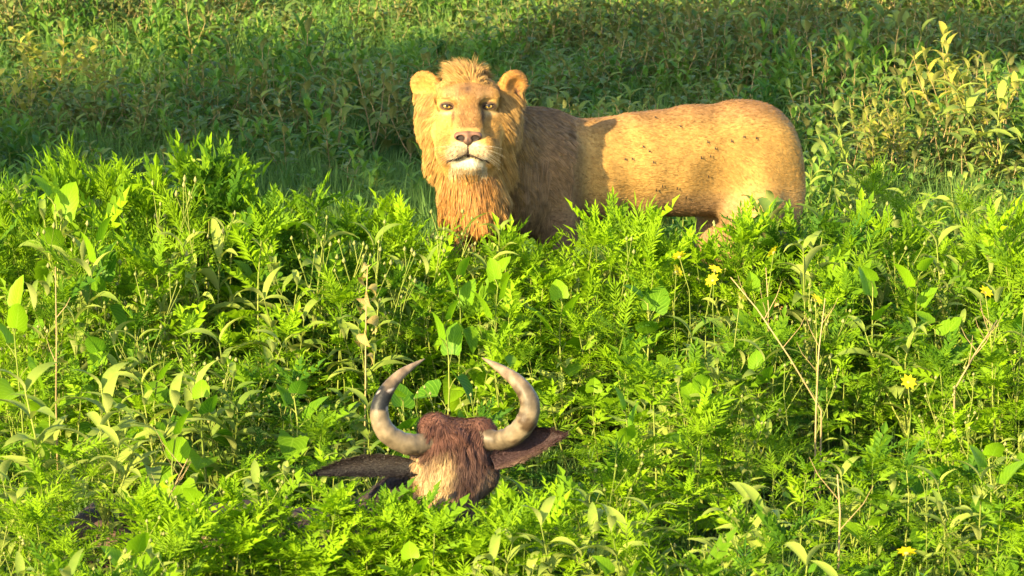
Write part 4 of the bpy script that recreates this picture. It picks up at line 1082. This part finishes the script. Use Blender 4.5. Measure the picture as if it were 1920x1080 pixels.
# single plants that stand out
def top_at(px, py, y):
    q = P(px, py, y); return q.x, y, q.z
SPECIAL = [
    ('broadleaf_weed', T_BROAD, 190, 405, 12.0, .55, 1.0, 'tallest weed with very large heart-shaped leaves near the left edge'),
    ('broadleaf_weed', T_BROAD, 95, 330, 12.5, .55, 1.15, 'weed with broad pale leaves at the upper left of the bright weed bed'),
    ('broadleaf_weed', T_BROAD, 865, 480, 12.1, .55, .85, 'broad-leaved weed just below the lion with two big sunlit leaves'),
    ('broadleaf_weed', T_BROAD, 930, 485, 11.9, .55, .9, "broad-leaved weed below the lion's chest, right one of a close pair"),
    ('broadleaf_weed', T_BROAD, 845, 560, 11.3, .55, .85, 'broad-leaved weed with a large hanging leaf between horns and lion'),
    ('broadleaf_weed', T_BROAD, 1640, 495, 12.0, .55, 1.0, 'broad-leaved weed with a holed flat leaf right of the lion'),
    ('broadleaf_weed', T_BROAD, 1730, 478, 12.2, .55, .95, 'broad-leaved weed with a pale upturned leaf at the right'),
    ('broadleaf_weed', T_BROAD, 330, 770, 10.1, .55, .9, 'broad-leaved weed left of the horns with a cupped glossy leaf'),
    ('broadleaf_weed', T_BROAD, 40, 520, 11.2, .55, .95, 'broad-leaved weed cut by the left edge of the picture'),
    ('broadleaf_weed', T_BROAD, 1170, 720, 10.6, .55, .7, 'broad-leaved weed right of the right horn'),
    ('drooping_leaf_weed', T_DROOP, 955, 395, 12.9, .55, 1.25, "pale weed with drooping leaves rising in front of the lion's forelegs"),
    ('drooping_leaf_weed', T_DROOP, 1520, 440, 12.4, .55, 1.3, "silvery weed with arched leaves beside the lion's hind leg"),
    ('drooping_leaf_weed', T_DROOP, 100, 690, 10.3, .55, 1.5, 'tall pale stalk with long drooping leaves near the left edge'),
    ('drooping_leaf_weed', T_DROOP, 240, 690, 10.5, .55, 1.4, 'pale weed with long arched silvery leaves left of the horns'),
    ('feathery_weed', T_FEATHER, 155, 262, 12.9, .58, 1.3, 'tall feathery weed, leftmost of the three bright tops against the shade'),
    ('feathery_weed', T_FEATHER, 215, 290, 12.8, .58, 1.2, 'feathery weed, middle of the three bright tops against the shade'),
    ('feathery_weed', T_FEATHER, 405, 260, 12.9, .58, 1.45, 'tall feathery weed, rightmost of the three bright tops against the shade'),
    ('feathery_weed', T_FEATHER, 475, 362, 12.3, .58, 1.4, 'large feathery weed top left of the lion'),
    ('feathery_weed', T_FEATHER, 1165, 378, 13.0, .58, 1.2, "feathery weed rising over the lion's belly behind the foreleg"),
    ('feathery_weed', T_FEATHER, 1400, 372, 13.1, .58, 1.05, "feathery weed rising in front of the lion's thigh"),
    ('feathery_weed', T_FEATHER, 640, 895, 9.55, .58, 1.05, 'feathery weed in front of the dark left ear'),
    ('feathery_weed', T_FEATHER, 1235, 650, 10.9, .58, 1.2, 'feathery weed standing right of the horn tips'),
    ('olive_weed', T_OLIVE, 1445, 378, 13.1, .53, 1.0, "olive weed standing against the lion's hind leg"),
    ('olive_weed', T_BUSH, 1790, 45, 18.6, .53, 1.0, 'tall leafy bush at top right, tallest of its clump'),
    ('olive_weed', T_BUSH, 1700, 150, 17.8, .53, .8, 'golden olive bush left of the tallest bush at top right'),
    ('drooping_leaf_weed', T_DROOP, 1870, 140, 17.5, .55, 1.6, 'pale leafy bush at the right edge below the tall bush'),
    ('drooping_leaf_weed', T_DROOP, 1600, 190, 16.9, .55, 1.4, 'pale green leafy bush behind and right of the lion'),
    ('olive_weed', T_BUSH, 1850, 95, 18.2, .53, .9, 'golden leafy bush at the right edge beside the tallest bush'),
    ('olive_weed', T_BUSH, 1640, 175, 17.6, .53, .7, 'low golden bush left of and below the tallest bush'),
    ('olive_weed', T_BUSH, 60, 90, 19.8, .53, .8, 'golden bush at the left edge below the top corner'),
    ('olive_weed', T_BUSH, 110, 40, 21.0, .53, 1.1, 'golden leafy bush in sun at the top left corner'),
    ('olive_weed', T_BUSH, 195, 60, 20.6, .53, .9, 'sunlit olive bush beside the one in the top left corner'),
]
for kind, tp, px, py, y, h0, wd, lab in SPECIAL:
    x, y, z = top_at(px, py, y); z0 = th(x, y)
    plant(kind, tp[int(rp.integers(len(tp)))], x, y, z - z0, h0, lab, kind.replace('_', ' ').replace('leaf weed', 'leaved weed'), None, wide=wd)

for px, py in ((130, 290), (175, 280), (225, 300), (260, 305), (350, 285), (385, 275), (430, 290), (450, 335), (500, 350), (1145, 385), (1195, 392), (1425, 385), (1555, 372), (1590, 392), (700, 345), (560, 352)):
    x, y, z = top_at(px, py, rp.uniform(12.6, 13.2)); zn = zone(x, y)
    plant('feathery_weed', T_FEATHER[int(rp.integers(6))], x, y, z - th(x, y), .55, 'green weed with feathery leaves ' + zn, 'feathery weed', 'feathery weeds ' + zn, wide=1.15)
for px, py, y in ((735, 897, 9.80), (700, 900, 9.75), (765, 910, 9.76), (905, 925, 9.70), (950, 912, 9.75), (990, 897, 9.80), (660, 900, 9.80), (800, 935, 9.68), (870, 962, 9.60), (720, 930, 9.62), (770, 940, 9.58), (620, 905, 9.78), (930, 935, 9.6)):
    x, y, z = top_at(px, py, y); zn = zone(x, y)
    plant('feathery_weed', T_FEATHER[int(rp.integers(6))], x, y, z - th(x, y), .55, 'green weed with feathery leaves ' + zn, 'feathery weed', 'feathery weeds ' + zn, wide=.8)
# yellow flowers
FL = [(1268, 500, 12.2, 'yellow flower farthest left, under the belly of the lion'), (1350, 512, 12.1, 'yellow flower a little right of and below the one nearest the lion'), (1305, 477, 12.3, 'yellow flower nearest below the hind leg of the lion'), (1435, 497, 12.0, 'yellow flower on a straight upright stalk right of the lion'),
      (1322, 533, 11.8, 'yellow flower, left one of a pair low beside a pale stalk'), (1360, 547, 11.7, 'yellow flower, right one of a pair low beside a pale stalk'),
      (1537, 567, 11.6, 'bright yellow flower at the tip of a dry upright stalk'), (1908, 538, 11.6, 'yellow flower at the right edge of the picture'),
      (1880, 548, 11.5, 'yellow flower just inside the right edge beside another'), (1700, 970, 9.0, 'yellow flower in the lower right corner'), (1690, 700, 10.6, 'small yellow flower halfway down the right side')]
for px, py, y, lab in FL:
    x, y, z = top_at(px, py, y); z += .02; z0 = th(x, y)
    plant('yellow_flower', t_flower(rt, z - z0), x, y, z - z0, 1, lab, 'flower', 'yellow flowers in the weeds', wide=1.0)

# dry bare stalks: (root px, py, y) -> tip
def stalk(pts, lab, r0=.0036, twigs=3):
    W_ = [P(*q) for q in pts]; o0 = Vector((W_[0].x, W_[0].y, th(W_[0].x, W_[0].y)))
    root = empty('dry_stalk', o0, lab, 'dry stalk', 'dry stalks in the weeds')
    ln = [Vector((0, 0, 0))] + [q - o0 for q in W_]
    me = stem_mesh('stalk', M_DRYSTEM, [(ln, r0, r0 * .5)], sides=6)
    link('stalk', me, root)
    for k in range(twigs):
        s0 = along(ln, .55 + .44 * k / twigs); a = rt.uniform(0, 6.28); l2 = rt.uniform(.06, .14)
        link('twig', stem_mesh('twig', M_DRYSTEM, [([s0, s0 + Vector((math.cos(a) * l2 * .5, math.sin(a) * l2 * .3, l2 * .6)), s0 + Vector((math.cos(a) * l2 * .7, math.sin(a) * l2 * .4, l2))], r0 * .45, r0 * .2)]), root)
stalk([(1540, 770, 11.2), (1480, 670, 11.25), (1420, 580, 11.3), (1370, 520, 11.4)], 'dry tan stalk leaning left from the fork at centre right')
stalk([(1530, 770, 11.2), (1535, 660, 11.2), (1547, 560, 11.3)], 'dry tan stalk rising upright from the fork at centre right')
stalk([(1790, 730, 11.4), (1830, 660, 11.4), (1870, 600, 11.5)], 'dry pale stalk leaning right near the right edge', .004, 7)
stalk([(105, 760, 11.2), (106, 640, 11.2), (104, 500, 11.3)], 'pale upright stalk near the left edge of the picture', .004, 2)
stalk([(1440, 640, 11.9), (1441, 580, 11.9), (1436, 502, 12.0)], 'thin straight stalk under a yellow flower right of the lion', .003, 1)
stalk([(1572, 1060, 9.5), (1575, 960, 9.55), (1570, 890, 9.6)], 'thick pale stalk at the foot of the picture', .004, 2)
stalk([(310, 1010, 9.8), (318, 930, 9.85), (352, 860, 9.9)], 'thin dry stalk in the lower left', .003, 6)
#stalk([(1420, 880, 10.5), (1470, 850, 10.5), (1500, 840, 10.6)], 'short dry branch lying low at lower centre right', .004, 5)
# withered plant
x, y, z = top_at(680, 490, 11.6); z0 = th(x, y); wr_ = random.Random(4)
wl = stem_line(z - z0, wr_, .05)
tpw = [('stem', stem_mesh('stem', M_DRYSTEM, [(wl, .004, .002)]), Matrix())] + [('leaf', wr_.choice(LF_DRY), LM(along(wl, .62 + .38 * k / 8), k * 2.1, R(wr_.uniform(-30, 30)), wr_.uniform(.5, .9), wr_.uniform(-1, 1))) for k in range(9)]
plant('withered_weed', tpw, x, y, z - z0, 1, 'withered yellow-brown weed with curled dead leaves left of the lion', 'withered weed', None, wide=1.0)

# ------------------------------------------------------------------ growth that nobody could count
def gn_scatter(name, meshes, pts, rots, scls, label=None):
    pm = bpy.data.meshes.new(name); pm.vertices.add(len(pts)); pm.vertices.foreach_set('co', np.asarray(pts, np.float32).ravel())
    a = pm.attributes.new('rot', 'FLOAT_VECTOR', 'POINT'); a.data.foreach_set('vector', np.asarray(rots, np.float32).ravel())
    a = pm.attributes.new('scl', 'FLOAT_VECTOR', 'POINT'); a.data.foreach_set('vector', np.asarray(scls, np.float32).ravel())
    a = pm.attributes.new('idx', 'INT', 'POINT'); a.data.foreach_set('value', rp.integers(0, len(meshes), len(pts)).astype(np.int32))
    o = link(name, pm); tag(o, kind='stuff', label=label)
    g = bpy.data.node_groups.new(name, 'GeometryNodeTree')
    g.interface.new_socket('Geometry', in_out='INPUT', socket_type='NodeSocketGeometry'); g.interface.new_socket('Geometry', in_out='OUTPUT', socket_type='NodeSocketGeometry')
    N_ = g.nodes; gi = N_.new('NodeGroupInput'); go = N_.new('NodeGroupOutput'); ip = N_.new('GeometryNodeInstanceOnPoints')
    jn = N_.new('GeometryNodeJoinGeometry')
    for me in meshes:
        so_ = bpy.data.objects.new(name + '_source', me); oi = N_.new('GeometryNodeObjectInfo')
        oi.inputs['Object'].default_value = so_; oi.inputs['As Instance'].default_value = True; g.links.new(oi.outputs['Geometry'], jn.inputs[0])
    def attr(nm, ty):
        q = N_.new('GeometryNodeInputNamedAttribute'); q.data_type = ty; q.inputs['Name'].default_value = nm
        return [s_ for s_ in q.outputs if s_.enabled and s_.name == 'Attribute'][0]
    g.links.new(gi.outputs[0], ip.inputs['Points']); g.links.new(jn.outputs[0], ip.inputs['Instance'])
    ip.inputs['Pick Instance'].default_value = True
    g.links.new(attr('idx', 'INT'), ip.inputs['Instance Index'])
    e2 = N_.new('FunctionNodeEulerToRotation'); g.links.new(attr('rot', 'FLOAT_VECTOR'), e2.inputs[0]); g.links.new(e2.outputs[0], ip.inputs['Rotation'])
    g.links.new(attr('scl', 'FLOAT_VECTOR'), ip.inputs['Scale']); g.links.new(ip.outputs[0], go.inputs[0])
    m = o.modifiers.new('scatter', 'NODES'); m.node_group = g
    return o

def field_points(dens, y0, y1, margin, rng_=rp):
    out = []; yy = y0; step = .5
    while yy < y1:
        hw = .152 * (yy + step) + margin; n = int(dens * 2 * hw * step); 
        xs_ = rng_.uniform(-hw, hw, n); ys_ = rng_.uniform(yy, yy + step, n); out += list(zip(xs_, ys_)); yy += step
    return out
def fill(name, meshes, dens, y0, y1, margin, hf, h0, sw=(.7, 1.0), keep=lambda x, y: True):
    pts, rots, scl = [], [], []
    for x, y in field_points(dens, y0, y1, margin):
        if blocked(x, y) or not keep(x, y): continue
        h = (hf(x, y) - th(x, y)) * rp.uniform(.75, 1.0)
        if h < .07: continue
        pts.append((x, y, th(x, y) - .01)); rots.append((rp.normal(0, .12), rp.normal(0, .12), rp.uniform(0, 6.28))); w_ = rp.uniform(*sw); scl.append((w_, w_, h / h0))
    gn_scatter(name, meshes, pts, rots, scl)
    return len(pts)

def t_grass(rr, n=26, h=.30, spread=.05):
    V, F = [], []
    for _ in range(n):
        a = rr.uniform(0, 6.28); r_ = rr.uniform(0, spread); b0 = Vector((math.cos(a) * r_, math.sin(a) * r_, 0)); hh = h * rr.uniform(.6, 1.1); d = Vector((math.cos(a + rr.uniform(-.6, .6)), math.sin(a + rr.uniform(-.6, .6)), 0)); ben = rr.uniform(.1, .6)
        s_ = Vector((-d.y, d.x, 0)) * rr.uniform(.0016, .0032); o = len(V)
        for t in (0, .45, .8): 
            c = b0 + d * ben * hh * t * t + Vector((0, 0, hh * (t - .25 * ben * t * t))); k = 1 - .5 * t; V += [c - s_ * k, c + s_ * k]
        V.append(b0 + d * ben * hh + Vector((0, 0, hh * (1 - .3 * ben)))); F += [(o, o + 1, o + 3, o + 2), (o + 2, o + 3, o + 5, o + 4), (o + 4, o + 5, o + 6)]
    return simple_mesh('grass_tuft', V, F, M_GRASS)
GR = [t_grass(rt) for _ in range(5)]
FM = [joined('feathery_growth', t_feather(rt, True)) for _ in range(4)]; NM = [joined('needle_growth', t_needle(rt, True)) for _ in range(4)]
DM = [joined('drooping_growth', t_pairs(rt, LF_DROOP, M_STEM, .5, 5)) for _ in range(2)]
WM_ = [joined('broad_growth', t_broad(rt, 6)) for _ in range(2)]
OM = [joined('olive_growth', t_pairs(rt, LF_OLIVE, M_DRYSTEM, .5, 6, .85, 20, 50, 1)) for _ in range(4)]
BM_ = [joined('green_growth', t_pairs(rt, LF_BG, M_STEM, .42, 6, 1.0, 15, 60, 1)) for _ in range(4)]
low = lambda x, y: hveg(x, y) * (.74 if y > 12.6 else .70 + .10 * max(-2.4, min(1.0, clump(x, y))))
fill('low_undergrowth', FM + NM + DM + WM_, 34, 6.6, 14.2, .6, low, .55, (.65, 1.0))
fill('short_grass_in_weeds', GR, 45, 6.6, 14.6, .6, lambda x, y: .22, .30, (.8, 1.2))
def lionfree(x, y): return not (-.4 < x < 1.35 and y < 14.75)
fill('grass', GR, 75, 14.2, 19.0, .8, lambda x, y: .27 + .07 * math.sin(x * 2 + y * 1.3), .30, (1.0, 1.6), lionfree)
fill('grass_farther_off', GR, 28, 19.0, 40.0, 1.5, lambda x, y: .36, .30, (1.2, 1.8))
pat = lambda x, y: math.sin(x * .9 + 1.1 * math.sin(y * .7)) + math.sin(y * 1.1 + x * .6)
def openpatch(x, y): return ((x + 1.1) / 1.2) ** 2 + ((y - 17.0) / 1.7) ** 2 > 1 and ((x - 1.95) / .6) ** 2 + ((y - 16.6) / 1.3) ** 2 > 1
fill('olive_undergrowth', OM, 20, 16.8, 42.0, 1.2, lambda x, y: hback(x, y) * .95, .5, (.75, 1.2), lambda x, y: pat(x, y) > -.35 and openpatch(x, y))
fill('green_undergrowth', BM_, 17, 14.7, 42.0, 1.2, lambda x, y: hback(x, y) * .85, .46, (.8, 1.25), lambda x, y: (pat(x, y) < .55 and openpatch(x, y)) or (not openpatch(x, y) and rp.random() < .45))

# ------------------------------------------------------------------ acacia whose crown shades the growth behind the lion
sh = [(-2.4, 18.0, 1.45), (-.5, 17.8, 1.25), (.35, 17.7, 1.0), (0.1, 19.4, 1.6), (-1.9, 19.9, 1.45), (-3.9, 18.3, 1.2), (.9, 21.2, 1.4), (2.9, 22.6, 1.5), (-.7, 21.7, 1.4), (1.3, 23.0, 1.3)]
ct = 1 / math.tan(R(SUN_EL)); sdx, sdy = math.sin(R(SUN_AZ)), math.cos(R(SUN_AZ))
cz = 5.3; off = (cz - .4) * ct
acacia = empty('acacia_tree', (-8.6, 11.3, 0), 'flat-topped acacia tree standing to the left outside the picture', 'tree')
AC = np.array((-8.6, 11.3, 0.0)); Vt, Ft = [], []
rng2 = np.random.default_rng(5); cen = []
for (sx, sy, r_) in sh:
    c0 = np.array((sx - off * sdx, sy - off * sdy, cz)); cen.append((c0, r_))
    n = int(1700 * r_ * r_)
    a = rng2.uniform(0, 6.28, n); rr_ = r_ * np.sqrt(rng2.random(n)) * (1 + .12 * np.sin(a * 5)); zz = rng2.normal(0, .14, n) - .10 * (rr_ / r_) ** 2
    Cn = np.stack([c0[0] + rr_ * np.cos(a), c0[1] + rr_ * np.sin(a), c0[2] + zz], 1)
    gate = vnoise(Cn, 3.2, 55) + rng2.normal(0, .35, n) > -.85
    Cn = Cn[gate]; n = len(Cn)
    d1 = rng2.normal(0, 1, (n, 3)); d1 /= np.linalg.norm(d1, axis=1, keepdims=True); d2 = np.cross(d1, rng2.normal(0, 1, (n, 3))); d2 /= np.linalg.norm(d2, axis=1, keepdims=True)
    s1 = rng2.uniform(.05, .10, (n, 1)); q = np.stack([Cn - d1 * s1, Cn + d2 * s1 * .45, Cn + d1 * s1, Cn - d2 * s1 * .45], 1).reshape(-1, 3)
    Ft.append(np.arange(n * 4).reshape(n, 4) + sum(len(v_) for v_ in Vt)); Vt.append(q)
link('crown', mesh_np('acacia_crown', np.concatenate(Vt) - AC, np.concatenate(Ft), M_BGREEN, False), acacia)
tr_pts = [np.array(q) for q in ((0, 0, -.1), (.05, .02, 1.2), (-.08, .1, 2.4), (.1, .15, 3.2))]
link('trunk', tube('acacia_trunk', tr_pts, [.24, .18, .16, .14], 12, M_BARK), acacia)
for c0, r_ in cen:
    e_ = c0 - AC; m_ = (tr_pts[-1] + e_) / 2 + np.array([0, 0, .25])
    link('branch', tube('acacia_branch', catmull([tr_pts[-1] - [0, 0, .2], m_, e_], 4), np.linspace(.09, .025, 9), 7, M_BARK), acacia)
